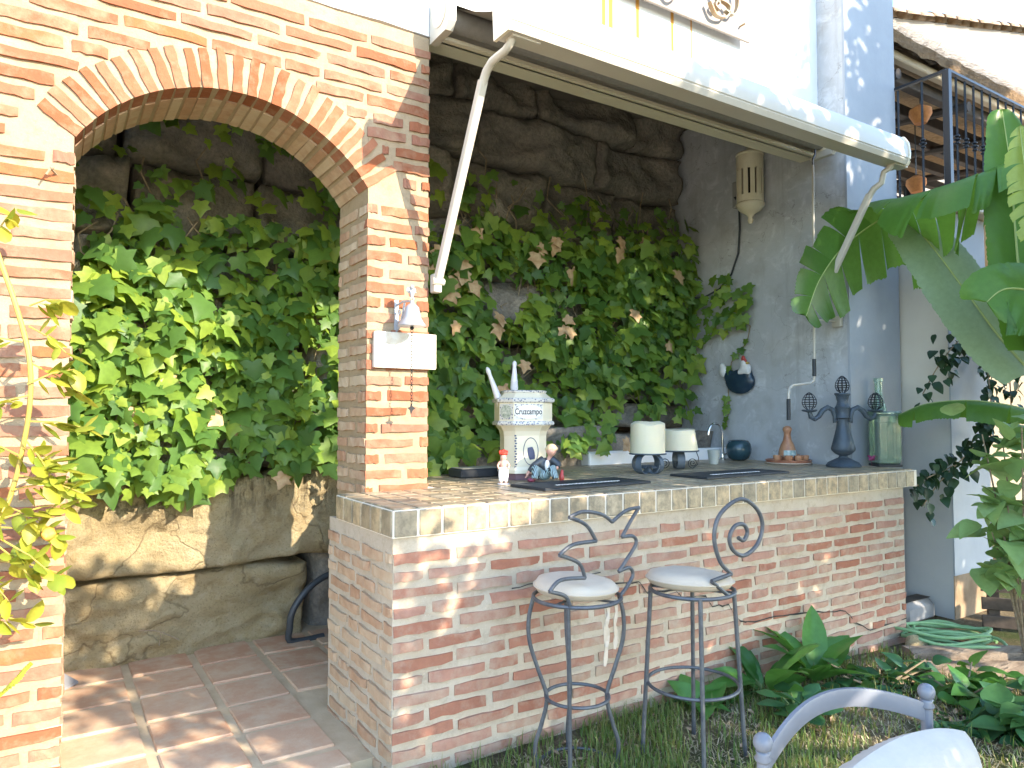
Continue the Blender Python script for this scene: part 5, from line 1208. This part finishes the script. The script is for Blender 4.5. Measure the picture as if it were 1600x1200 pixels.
tag(hs.build("garden_hose", M("green_hose", (.20, .36, .15), .5, (.25, .42, .20), 6), smooth=True), "green garden hose coiled on the old timbers by the wall", "hose")
mb = MB(); mb.box((5.62, 3.10, -.16), (6.08, 3.27, .03), .05); tr_ = empty("grey_trough", (5.85, 3.18, -.16), "small grey trough on the ground by the wall foot", "trough")
mb.build("trough_body", M("grey_stone", (.22, .22, .225), .8, (.28, .28, .28), 9, bump=.3), tr_, smooth=True)
mb = MB(); mb.box((5.67, 3.13, .031), (6.03, 3.24, .034), .0); mb.build("trough_soil", DARK, tr_)
def log(a, b, r0, sq, name, label, seed):
    a, b = Vector(a), Vector(b); mb = MB(); P = [a.lerp(b, i / 14) + Vector((nz((i * .3, seed, 0), 1) * .02, nz((seed, i * .3, 0), 1) * .02, nz((0, i * .4, seed), 1) * .012)) for i in range(15)]
    sec = []
    for k in range(16):
        q = 2 * pi * k / 16; m_ = max(abs(cos(q)), abs(sin(q))); s = (1 / m_) ** sq; sec.append((cos(q) * s * (1 + .10 * nz((k, seed, 0), .9)), sin(q) * s * (1 + .10 * nz((k, seed, 4), .9))))
    mb.tube(P, [r0 * (1 + .06 * nz((i * .5, seed, 2), 1)) for i in range(15)], sec=sec, up=(0, 0, 1)); return tag(mb.build(name, SLP, smooth=True), label, "timber")
log((4.90, 2.70, -.15), (6.1, 1.85, -.13), .085, .7, "timber_beam", "weathered timber beam lying under the coiled hose", 1)
log((4.72, 2.50, -.165), (5.95, 1.62, -.15), .09, .7, "timber_beam", "cracked timber beam beside the leafy ground cover", 2)
log((4.55, 2.32, -.19), (5.8, 1.42, -.19), .08, .5, "timber_beam", "lowest timber beam half sunk in the soil", 3)
def boulder(c, r, seed, name, label, mat):
    bm = bmesh.new(); bmesh.ops.create_icosphere(bm, subdivisions=3, radius=1)
    for v in bm.verts: k = 1 + .35 * nz(v.co, 1.3, seed) + .12 * nz(v.co, 4, seed); v.co = Vector((v.co.x * r[0] * k, v.co.y * r[1] * k, v.co.z * r[2] * k)) + Vector(c)
    mb = MB(); mb.bm(bm); return tag(mb.build(name, mat, smooth='all'), label, "rock")
boulder((5.08, 2.74, -.09), (.085, .06, .065), 3, "loose_rock", "pale broken rock at the foot of the bar end", ROCK)
boulder((5.22, 2.66, -.10), (.04, .03, .03), 6, "loose_rock", "fist-sized stone beside the broken rock", ROCK)

# ------------------------------------------------------------------ banana plant
def blade(path, W, side, tear, droop, seed, side2=None, droop2=None, step=(3, 7)):
    """a leaf along a midrib path: W half width, side direction, droop of the halves; torn into strips when tear > 0"""
    r = random.Random(seed); P = smooth_path(path, 26); n = len(P) - 1; mb = MB(); step = (int(step[0] * 2.6), int(step[1] * 2.6))
    sa = Vector(side); sb_ = Vector(side2 or side); d2 = droop if droop2 is None else droop2; C = 6
    for s in (1, -1):
        i = 0
        while i < n:
            k = min(n, i + (r.randint(*step) if tear else n)); m = k - i
            gap = r.uniform(.25, .8) * tear if tear else 0; f = r.uniform(.75, 1.3) if tear else 1; cut = r.uniform(.72, 1.06) if tear else 1
            vs = []
            for a in range(m + 1):
                t = (i + a) / n; T = (P[min(i + a + 1, n)] - P[max(i + a - 1, 0)]).normalized(); sv = sa.lerp(sb_, sm(.25, .7, t)); sd = (sv - T * sv.dot(T)).normalized() * s; nn = T.cross(sd) * s
                if nn.z < 0: nn = -nn
                wd = W(t) * cut * (1 + (r.uniform(-.035, .03) if a % 2 else 0)); dr = (droop + (d2 - droop) * sm(.25, .7, t)) * f; c0 = P[(i + k) // 2] - P[i + a]
                for c in range(C + 1):
                    q = c / C; ang = dr * q
                    off = sd * (wd * (q * cos(ang * .6))) - Vector((0, 0, 1)) * (wd * q * sin(ang)) + T * (q * wd * .28) + c0 * (gap * q * q) + nn * (.012 * sin(q * pi) + ((.0022 if (i + a) % 2 else -.0022) + .012 * nz((t * 6, q, seed), 1.5)) * q)
                    vs.append(P[i + a] + off)
            mb.add(vs, [(a * (C + 1) + c, a * (C + 1) + c + 1, (a + 1) * (C + 1) + c + 1, (a + 1) * (C + 1) + c) for a in range(m) for c in range(C)]); i = k
    return mb, P
bn = empty("banana_plant", (5.55, 1.95, -.12), "banana plant with broad torn leaves at the right of the bar", "banana plant")
def bleaf(path, wmax, side, tear, droop, seed, mat=BANANA, tip=.35, rib=.012, side2=None, droop2=None, step=(3, 7)):
    f = lambda t: wmax * (max(0, sin(pi * min(1, .10 + .90 * t))) ** tip + .02)
    mb, P = blade(path, f, side, tear, droop, seed, side2, droop2, step); lf = mb.build("leaf", mat, bn, smooth='all')
    m2 = MB(); m2.tube(P, [rib * (1 - .75 * i / len(P)) for i in range(len(P))], 7); m2.build("midrib", M("banana_rib", (.30, .36, .10), .5), lf, smooth=True)
bleaf([(5.51, 2.02, 3.24), (5.37, 2.23, 3.17), (5.23, 2.45, 3.09), (5.25, 2.75, 3.04), (5.30, 3.04, 2.99), (5.06, 3.20, 2.78), (4.80, 3.24, 2.50), (4.66, 3.26, 2.22)], .38, (.55, .35, -.1), .4, 1.35, 3, side2=(.5, 0, -.8), droop2=.25, step=(4, 8))
bleaf([(5.66, 2.22, 1.78), (5.65, 2.42, 2.06), (5.57, 2.59, 2.39), (5.45, 2.78, 2.77), (5.37, 2.95, 3.03)], .24, (.62, -.3, .55), 0, .25, 5, leaf_mat("silvery_banana_leaf", [(.24, .33, .19), (.30, .39, .24)], .3, .35))
bleaf([(5.30, 2.10, 1.9), (5.33, 2.15, 2.4), (5.38, 2.19, 2.8), (5.42, 2.22, 3.16), (5.44, 2.27, 3.58)], .20, (.85, -.5, 0), 0, .2, 6)
bleaf([(5.25, 1.75, 2.12), (5.12, 1.93, 2.24), (4.98, 2.08, 2.28), (4.90, 2.16, 2.20)], .26, (.3, .2, .9), 0, .25, 7)
bleaf([(5.95, 2.15, 1.42), (5.83, 2.35, 1.54), (5.66, 2.6, 1.60), (5.51, 2.85, 1.58), (5.44, 3.02, 1.50)], .17, (.8, .55, .1), .2, 1.0, 8, step=(8, 14))
bleaf([(5.0, 1.72, 2.35), (4.93, 1.86, 2.6), (4.90, 1.92, 2.9), (4.92, 1.96, 3.25)], .14, (.8, -.6, 0), .6, .5, 9, leaf_mat("yellow_banana_leaf", [(.26, .34, .06), (.36, .42, .10)], .4, .4), step=(2, 3))
mb = MB(); mb.tube([(5.62, 1.90, -.15), (5.58, 1.92, .8), (5.55, 1.93, 1.5), (5.52, 1.98, 2.2), (5.51, 2.0, 3.2)], [.11, .095, .08, .05, .015], 14); mb.build("stem", M("banana_stem", (.22, .26, .09), .6, (.30, .24, .12), 6), bn, smooth=True)
for e in ((5.66, 2.22, 1.8), (5.30, 2.10, 2.0), (5.25, 1.75, 2.12), (5.95, 2.15, 1.42), (5.0, 1.72, 2.35)):
    mb = MB(); b0 = Vector((5.56, 1.93, e[2] - .55)); mb.tube([b0, b0.lerp(Vector(e), .5) + Vector((0, 0, .06)), e], [.03, .022, .013], 8); mb.build("leaf_stalk", MC["banana_stem"], bn, smooth=True)

# ------------------------------------------------------------------ leafy plants
OVAL = [(0, 0), (.16, -.10), (.30, -.28), (.34, -.48), (.26, -.72), (.12, -.90), (0, -1.0)]
LANCE = [(0, 0), (.06, -.08), (.16, -.25), (.20, -.45), (.17, -.68), (.08, -.88), (0, -1.0)]
HEART = [(0, 0), (.22, .08), (.40, -.08), (.42, -.30), (.32, -.56), (.15, -.82), (0, -1.0)]
def grid_leaf(o, droop, fold, seed, rows=8, cols=4):
    """an arching leaf: outline o, folded along the midrib, wavy at the margin"""
    mb = MB(); vs = []; L = o[-1][1]
    def wd(z):
        for (x0, z0), (x1, z1) in zip(o[:-1], o[1:]):
            if z1 <= z <= z0: return x0 + (x1 - x0) * ((z - z0) / (z1 - z0) if z1 != z0 else 0)
        return o[0][0]
    for j in range(rows + 1):
        t = j / rows; z = -t
        for i in range(cols + 1):
            u = i / cols * 2 - 1; x = u * max(wd(z), .004); y = droop * t * t - fold * abs(x) + .03 * nz((u * 1.5, t * 4, seed), 1.3) * abs(u) - .012 * cos(u * pi) * (1 - t)
            vs.append((x, y, z + .05 * droop * t))
    k = cols + 1; mb.add(vs, [(j * k + i, j * k + i + 1, (j + 1) * k + i + 1, (j + 1) * k + i) for j in range(rows) for i in range(cols)]); return mb
def variants(o, k=3): return [leaf_outline([(x * random.uniform(.92, 1.08), z) for x, z in o], random.uniform(.05, .35), random.uniform(.1, .5)) for i in range(k)]
OV = variants(OVAL)
BLANCE = [(0, 0), (.07, -.05), (.15, -.2), (.19, -.4), (.175, -.62), (.10, -.85), (0, -1.0)]
BHEART = [(.05, 0), (.28, -.06), (.39, -.2), (.40, -.38), (.31, -.6), (.15, -.84), (0, -1.0)]
LA = [grid_leaf(BLANCE, d, .3, i) for i, d in enumerate((.15, .35, .6, .25))]; HE = [grid_leaf(BHEART, d, .22, 9 + i) for i, d in enumerate((.1, .25, .4))]
def radial_leaf(p, d, size, roll=0):
    """matrix that lays a leaf (tip along -z, face -y) with its tip towards d"""
    z = -Vector(d).normalized(); up = Vector((0, 0, 1)); y = -(up - z * up.dot(z)); y = y.normalized() if y.length > 1e-4 else Vector((0, 1, 0)); x = y.cross(z)
    return frame(p, x * size, y * size, z * size) @ Matrix.Rotation(roll, 4, 'Z')
def rosette(name, base, n, size, mesh, mat, label, cat, spread, lift, seed, group=None, stalk=.3):
    r = random.Random(seed); e = empty(name, base, label, cat, group); items = []; mb = MB(); b = Vector(base)
    for i in range(n):
        a = 2 * pi * i / n * 1.618 * 2 + r.uniform(-.4, .4); el = r.uniform(*lift); h = r.uniform(*spread); d = Vector((cos(a) * cos(el), sin(a) * cos(el), sin(el)))
        p = b + Vector((cos(a) * h * .35, sin(a) * h * .35, h * stalk * 2)); items.append(radial_leaf(p, d, size * r.uniform(.75, 1.15), r.uniform(-.4, .4)))
        mb.tube([b, b.lerp(p, .6) + Vector((0, 0, .02)), p], [.006, .005, .004], 5)
    mb.build("stem", M("green_stem", (.12, .18, .05), .6), e, smooth=True); place_leaves(items, mesh, mat, e); return e
rosette("broadleaf_plant", (3.42, 2.70, -.10), 13, .34, LA, BROAD, "glossy broad-leaved plant growing by the bar foot below the spiral stool", "plant", (.05, .20), (.1, 1.15), 4)
rosette("broadleaf_plant", (3.85, 2.68, -.10), 12, .38, LA, BROAD, "tall broad-leaved plant with upright leaves against the cracked brickwork", "plant", (.05, .25), (.35, 1.35), 9)
rosette("leafy_plant", (3.30, 2.40, -.09), 18, .17, OV, COVER, "low dark-leaved plant in front of the broad-leaved clump", "plant", (.05, .25), (-.1, .8), 12)
rosette("leafy_plant", (2.93, 2.72, -.07), 10, .15, HE, BROAD, "small bright weed between the stool legs and the bar", "plant", (.04, .12), (.0, .9), 13)
def bushy(name, base, rad_, n, size, mesh, mat, label, cat, seed, stems=7, group=None, face=None, zlo=.4, low=.35, zmin=-9):
    r = random.Random(seed); e = empty(name, base, label, cat, group); items = []; b = Vector(base); c = b + Vector((0, 0, rad_[2]))
    for i in range(stems):
        t = Vector((r.uniform(-1, 1) * rad_[0], r.uniform(-1, 1) * rad_[1], r.uniform(zlo, 1.9) * rad_[2])); mb = MB(); mb.tube([b, b + t * .5 + Vector((0, 0, .1 * rad_[2])), b + t], [.010, .007, .004], 6); mb.build("stem", STEM, e, smooth=True)
        k = n // stems
        for j in range(k):
            q = b + t * r.uniform(low, 1.02) + Vector((r.gauss(0, .25) * rad_[0], r.gauss(0, .25) * rad_[1], r.gauss(0, .12) * rad_[2])); d = Vector((r.gauss(0, 1), r.gauss(0, 1), r.gauss(-.1, .55)))
            if face: d += Vector(face)
            if q.z < zmin: continue
            items.append(radial_leaf(q, d, size * r.uniform(.7, 1.2), r.uniform(-.5, .5)))
    items.sort(key=lambda m: (m.translation - cam.location).length); place_leaves(items, mesh, mat, e); return e
bushy("pale_shrub", (5.45, 2.22, -.12), (.30, .28, .85), 190, .20, HE, SHRUB, "pale green large-leaved shrub in front of the wall corner", "shrub", 5, 10, face=(-.5, -.6, .1), zlo=.75, low=.5, zmin=.36)
bushy("ground_cover_plant", (4.15, 2.46, -.13), (.35, .18, .10), 90, .12, HE, COVER, "dark round-leaved ground cover under the end of the bar", "plant", 6, 10)
bushy("ground_cover_plant", (4.42, 2.12, -.14), (.28, .22, .12), 80, .16, HE, BROAD, "leafy ground cover spilling beside the cracked timber", "plant", 7, 9)
bushy("ground_cover_plant", (4.2, 1.72, -.14), (.40, .25, .12), 110, .15, HE, COVER, "ground cover of rounded leaves beyond the garden chair", "plant", 8, 10)
bushy("ground_cover_plant", (4.75, 1.55, -.16), (.35, .25, .15), 80, .15, HE, COVER, "clump of rounded leaves against the lowest timber", "plant", 18, 8)
vn = empty("trailing_vine", (6.3, 2.8, .8), "dark trailing vine with small pointed leaves hanging over the wall corner", "vine"); items = []; r = random.Random(8)
for P in ([(6.5, 2.85, 2.35), (6.2, 2.82, 2.22), (5.95, 2.88, 2.02), (5.80, 2.92, 1.86), (5.70, 2.98, 1.66)], [(6.6, 2.85, 2.3), (6.35, 2.80, 1.9), (6.2, 2.72, 1.6), (6.11, 2.72, 1.36), (5.98, 2.80, 1.2), (5.80, 2.92, .98), (5.66, 2.98, .80)], [(6.2, 2.72, 1.4), (5.95, 2.84, 1.14), (5.72, 2.96, 1.02), (5.6, 3.0, .95)], [(6.9, 2.9, 2.5), (6.7, 2.8, 2.1), (6.6, 2.75, 1.7), (6.5, 2.7, 1.3)]):
    Q = smooth_path(P, 5); mb = MB(); mb.tube(Q, .005, 5); mb.build("vine_stem", STEM, vn, smooth=True)
    for i, q in enumerate(Q):
        for k in range(5 if i < len(Q) * .7 else 2): items.append(radial_leaf(q + Vector((r.gauss(0, .05), r.gauss(0, .04), r.gauss(0, .05))), Vector((r.gauss(-.2, .6), r.gauss(-.3, .6), -.8)), r.uniform(.06, .10), r.uniform(-.6, .6)))
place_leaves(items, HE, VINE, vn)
tag((lambda m: (m.lathe([(.07, 0), (.10, .16), (.115, .16), (.115, .19), (.10, .19), (.085, .17), (0, .15)], (6.78, 3.6, 1.80), 20), m.build("clay_pot", TERR, smooth=True))[1])(MB()), "terracotta pot under the dark trailing vine", "pot")

# ------------------------------------------------------------------ rose and odds and ends on the left
rs = empty("rose_bush", (-.2, 3.38, -.1), "sunlit yellow-green rose branches in front of the left brick pillar", "rose bush")
cane = [(-.30, 3.45, -.1), (-.25, 3.43, .5), (-.20, 3.41, .9), (-.11, 3.36, 1.18), (-.07, 3.33, 1.38), (-.05, 3.30, 1.57), (-.06, 3.30, 1.74), (-.11, 3.33, 1.94), (-.17, 3.35, 2.13), (-.24, 3.36, 2.4)]
CANE = M("yellow_cane", (.42, .30, .05), .6, (.30, .22, .06), 12)
mb = MB(); mb.tube(smooth_path(cane, 4), .009, 8); mb.build("cane", CANE, rs, smooth=True)
RL = variants([(0, 0), (.20, -.12), (.34, -.34), (.33, -.55), (.22, -.80), (0, -1.0)], 3); items = []; r = random.Random(31)
for (x, y, z, dx, dz, n) in ((-.06, 3.30, 1.92, .10, .02, 7), (-.05, 3.30, 1.70, .17, -.12, 9), (-.08, 3.3, 1.78, -.14, .0, 6), (-.06, 3.31, 1.48, .20, -.03, 9), (-.07, 3.32, 1.38, .16, -.10, 9), (-.08, 3.33, 1.35, -.12, .05, 7), (-.10, 3.34, 1.22, .20, .02, 9), (-.12, 3.35, 1.16, .15, -.10, 9), (-.14, 3.37, 1.08, .20, -.05, 9), (-.15, 3.37, 1.02, .12, -.14, 9), (-.18, 3.38, .98, -.1, .05, 8), (-.2, 3.38, .92, .1, -.12, 8), (-.05, 3.30, 1.58, -.12, -.06, 7), (-.17, 3.35, 2.2, .06, .1, 6), (-.2, 3.4, .75, .18, -.05, 7), (-.06, 3.28, 1.62, .15, .06, 7), (-.07, 3.29, 1.42, .10, -.16, 8), (-.09, 3.3, 1.28, .22, -.08, 9), (-.12, 3.32, 1.12, .24, .04, 9), (-.13, 3.33, 1.04, .18, -.16, 9), (-.15, 3.35, .96, .22, -.08, 9), (-.06, 3.29, 1.84, .12, -.10, 7), (-.1, 3.32, 1.2, -.05, -.12, 7)):
    a = Vector((x, y, z)); b = a + Vector((dx, r.uniform(-.08, .02), dz)); mb = MB(); mb.tube([a, a.lerp(b, .5) + Vector((0, 0, .012)), b], [.0035, .003, .002], 5); mb.build("twig", CANE, rs)
    for k in range(n):
        q = a.lerp(b, .25 + .75 * k / (n - 1)); items.append(radial_leaf(q, Vector((dx * 2 + r.gauss(0, .25), r.gauss(-.1, .25), r.gauss(-.1, .25) + (.22 if k % 2 else -.22))), r.uniform(.06, .10), r.uniform(-.7, .7)))
place_leaves(items, RL, ROSE, rs)
mb = MB()
for k in range(8): mb.ball((.02 + .014 * cos(k * .8), 3.30 + .01 * sin(k), 1.05 + .014 * sin(k * .8)), (.014, .010, .014), 8, 6)
remesh(mb, .007, "faded_bloom", M("orange_petal", (.62, .22, .03), .6), rs)
sw = MB(); mbx, P = blade([(-.40, 2.55, .45), (-.22, 2.62, .58), (-.09, 2.70, .66), (-.015, 2.78, .715)], lambda t: .035 * (1 - t) ** .6 + .002, (.3, -.7, .5), 0, .2, 3)
sb = empty("strap_leaf_plant", (-.45, 2.5, -.06), "yellow-green strap leaf poking in before the left pillar", "plant"); mbx.build("leaf", ROSE, sb, smooth='all')
mb = MB(); mb.tube([(-.45, 2.5, -.06), (-.44, 2.52, .3), (-.40, 2.55, .45)], .01, 6); mb.build("stem", MC["green_stem"], sb)
hz = MB(); hz.tube(smooth_path([(-.1, 3.98, .014), (.02, 3.80, .014), (.085, 3.62, .014), (.13, 3.5, .014), (.22, 3.36, .014), (.33, 3.2, .014), (.40, 3.04, .012), (.42, 2.9, -.03)], 6), .013, 8)
tag(hz.build("teal_hose", M("teal_rubber", (.02, .25, .22), .4), smooth=True), "teal hose lying across the terracotta step", "hose")
gp = empty("grey_dustpan", (.08, 4.78, 0), "grey ribbed plastic dustpan on the floor behind the left pillar", "dustpan"); GPL = M("grey_ribbed_plastic", (.26, .26, .27), .5)
Rp = Matrix.Translation((.04, 4.74, .004)) @ Matrix.Rotation(.9, 4, 'Z')
mb = MB(); mb.add([(-.11, -.10, 0), (.11, -.10, 0), (.09, .08, .0), (-.09, .08, 0), (-.11, -.10, .012), (.11, -.10, .012), (.09, .08, .11), (-.09, .08, .11)], [(3, 2, 1, 0), (0, 1, 5, 4), (1, 2, 6, 5), (2, 3, 7, 6), (3, 0, 4, 7), (4, 5, 6, 7)]); mb.xf(Rp); mb.build("pan", GPL, gp)
for i in range(4):
    mb = MB(); mb.box((-.07 + .045 * i, -.09, .0), (-.062 + .045 * i, .078, .006)); mb.xf(Rp @ Matrix.Translation((0, 0, .019)) @ Matrix.Rotation(.50, 4, 'X')); mb.build("rib", GPL, gp)
ph = MB(); ph.tube(smooth_path([(1.62, 4.88, .0), (1.40, 4.86, .0 + .005), (1.38, 4.84, .10), (1.40, 4.83, .22), (1.50, 4.84, .34), (1.66, 4.88, .41), (1.85, 4.9, .42)], 6), .022, 10)
tag(ph.build("black_pipe", M("black_polythene", (.045, .05, .055), .45), smooth=True), "black plastic pipe curving out of the rock wall", "pipe")
tw = MB(); tw.tube(smooth_path([(.50, 4.93, .20), (.60, 4.90, .19), (.72, 4.90, .12)], 5), .004, 5); tw.tube([(.62, 4.90, .18), (.61, 4.90, .10)], .003, 5)
tag(tw.build("dry_twig", STEM), "thin dry twig caught on the lower limestone block", "twig")

# ------------------------------------------------------------------ grass, straw and litter
def strip_blades(n, region, h, wd, mat, name, seed, lean=.6, flat=False):
    r = random.Random(seed); mb = MB()
    for i in range(n):
        for _ in range(20):
            x, y = region(r)
            if not (x > 1.2 and y > 2.885) and not (x < 1.24 and y > 3.03): break
        z = ground_z(x, y); a = r.uniform(0, 2 * pi); L = h * r.uniform(.4, 1.25); d = Vector((cos(a), sin(a), 0)); s = Vector((-d.y, d.x, 0)) * wd * r.uniform(.6, 1.2)
        p = Vector((x, y, z - .005)); ln = lean * r.uniform(.2, 1.5)
        if flat: m_, t_ = p + d * L * .5 + Vector((0, 0, .008 + .02 * r.random())), p + d * L + Vector((0, 0, .012 * r.random() + .006))
        else: m_, t_ = p + d * L * .25 * ln + Vector((0, 0, L * .6)), p + d * L * .8 * ln + Vector((0, 0, L * (1 - .35 * ln)))
        mb.add([p - s, p + s, m_ - s * .7, m_ + s * .7, t_], [(0, 1, 3, 2), (2, 3, 4)])
    return tag(mb.build(name, mat, loc=(2.5, 2.2, -.06)), kind="stuff")
def lawn(r):
    while True:
        x, y = r.uniform(.9, 4.9), r.uniform(.5, 2.88)
        if r.random() < .12 + .85 * (nz((x, y, 0), 1.6) > -.1) * sm(3.9, 2.2, x) + .25 * sm(2.5, 2.85, y): return x, y
tag(strip_blades(22000, lawn, .095, .0030, GRASS, "grass", 1), "short rough grass growing between the bar and the stools", "grass")
STRAWD = M("dry_straw", (.40, .32, .18), .9, (.52, .44, .28), 30, rv=.6)
tag(strip_blades(16000, lambda r: (r.uniform(1.3, 4.9), r.uniform(.4, 2.8)), .065, .0026, STRAWD, "straw_litter", 2, flat=True), "dry straw and clippings scattered over the soil", "straw")
r = random.Random(4); mb = MB()
for i in range(900):
    x, y = r.uniform(1.2, 5.0), r.uniform(.6, 2.86); L = r.uniform(.018, .05); b = random.choice(OV); Mx = Matrix.Translation((x, y, ground_z(x, y) + .012)) @ Euler((r.uniform(1.1, 2.0), r.uniform(-.4, .4), r.uniform(0, 6))).to_matrix().to_4x4() @ Matrix.Scale(L, 4); mb.add([Mx @ p for p in b.v], b.f)
tag(mb.build("leaf_litter", M("litter_leaf", (.36, .22, .12), .9, (.55, .42, .28), 40, rv=.7), loc=(2.5, 2, -.06)), "fallen dry leaves scattered in the grass", "leaf litter", kind="stuff")
tag((lambda m: (m.ball((3.10, 1.78, ground_z(3.1, 1.78) + .02), (.022, .02, .016), 10, 6), m.ball((3.12, 1.80, ground_z(3.1, 1.78) + .026), (.016, .016, .014), 8, 6), m.build("fallen_petal", M("pink_petal", (.75, .02, .12), .5), smooth=True))[2])(MB()), "bright pink fallen petal on the ground behind the garden chair", "petal")

# ------------------------------------------------------------------ trees behind and right of the viewer; they shade the bar
def shade_tree(base, crown, n, size, label, seed, keep=None):
    r = random.Random(seed); e = empty("garden_tree", base, label, "tree"); b = Vector(base); mb = MB(); cs = [Vector(c[:3]) for c in crown]; top = max(cs, key=lambda c: c.z)
    mb.tube([b, b.lerp(top, .35) + Vector((.05, .05, 0)), b.lerp(top, .7), top], [.10, .08, .05, .02], 10); mb.build("trunk", STEM, e, smooth=True)
    mb = MB()
    for c in cs: mb.tube([b.lerp(top, .35), b.lerp(c, .7) + Vector((0, 0, .1)), c], [.04, .025, .01], 7)
    mb.build("limbs", STEM, e, smooth=True); mb = MB(); tot = sum(c[3] * c[4] * c[5] for c in crown)
    for c in crown:
        for i in range(int(n * c[3] * c[4] * c[5] / tot)):
            while True:
                q = Vector((r.uniform(-1, 1), r.uniform(-1, 1), r.uniform(-1, 1)))
                if q.length < 1: break
            p = Vector((c[0] + q.x * c[3], c[1] + q.y * c[4], c[2] + q.z * c[5]))
            if nz(p, 1.7, seed) < -.38: continue
            if keep and not keep(p): continue
            Mx = radial_leaf(p, Vector((r.gauss(0, 1), r.gauss(0, 1), r.gauss(-.2, .7))), size * r.uniform(.6, 1.3), r.uniform(-1, 1)); k = random.choice(OV); mb.add([Mx @ v for v in k.v], k.f)
    tag(mb.build("crown", TREE, e, smooth='all'), kind="stuff")
YT = -1.2
def uv(u, v, ru, rv_, rd=.6): return (u - .4125 * YT, YT, v - .5125 * YT, ru, rd, rv_)
shade_tree((4.9, YT, -.1), [uv(4.5, 3.7, .9, 1.3), uv(5.6, 3.7, 1.0, 1.35), uv(4.1, 2.1, 1.0, .9), uv(5.2, 2.1, 1.0, .85), uv(6.6, 3.0, 1.0, 1.7), uv(6.4, 1.9, .9, .7), uv(3.4, 1.7, .8, .7)], 10500, .17, "leafy garden tree standing behind the viewer that shades the bar front", 41)
shade_tree((7.6, YT, -.1), [uv(7.5, 5.0, 1.2, 2.2), uv(7.4, 2.8, 1.2, 1.2), uv(8.4, 6.2, 1.4, 2.0), uv(8.3, 3.2, 1.1, 1.7)], 8500, .20, "tall garden tree behind the viewer that shades the white pier", 42)
shade_tree((3.0, YT, -.1), [uv(3.15, 1.85, .62, .62, .4), uv(2.35, 2.1, .42, .48, .4), uv(3.2, 2.2, .35, .25, .4), uv(2.35, 2.75, .38, .38, .4)], 1500, .12, "low garden shrub beside the viewer that shades the terracotta floor", 43)
shade_tree((2.2, YT - .1, -.1), [uv(1.85, 1.15, .7, .42, .4), uv(2.5, 1.2, .5, .45, .4)], 1500, .12, "dense low shrub behind the viewer that shades the garden chair", 44)
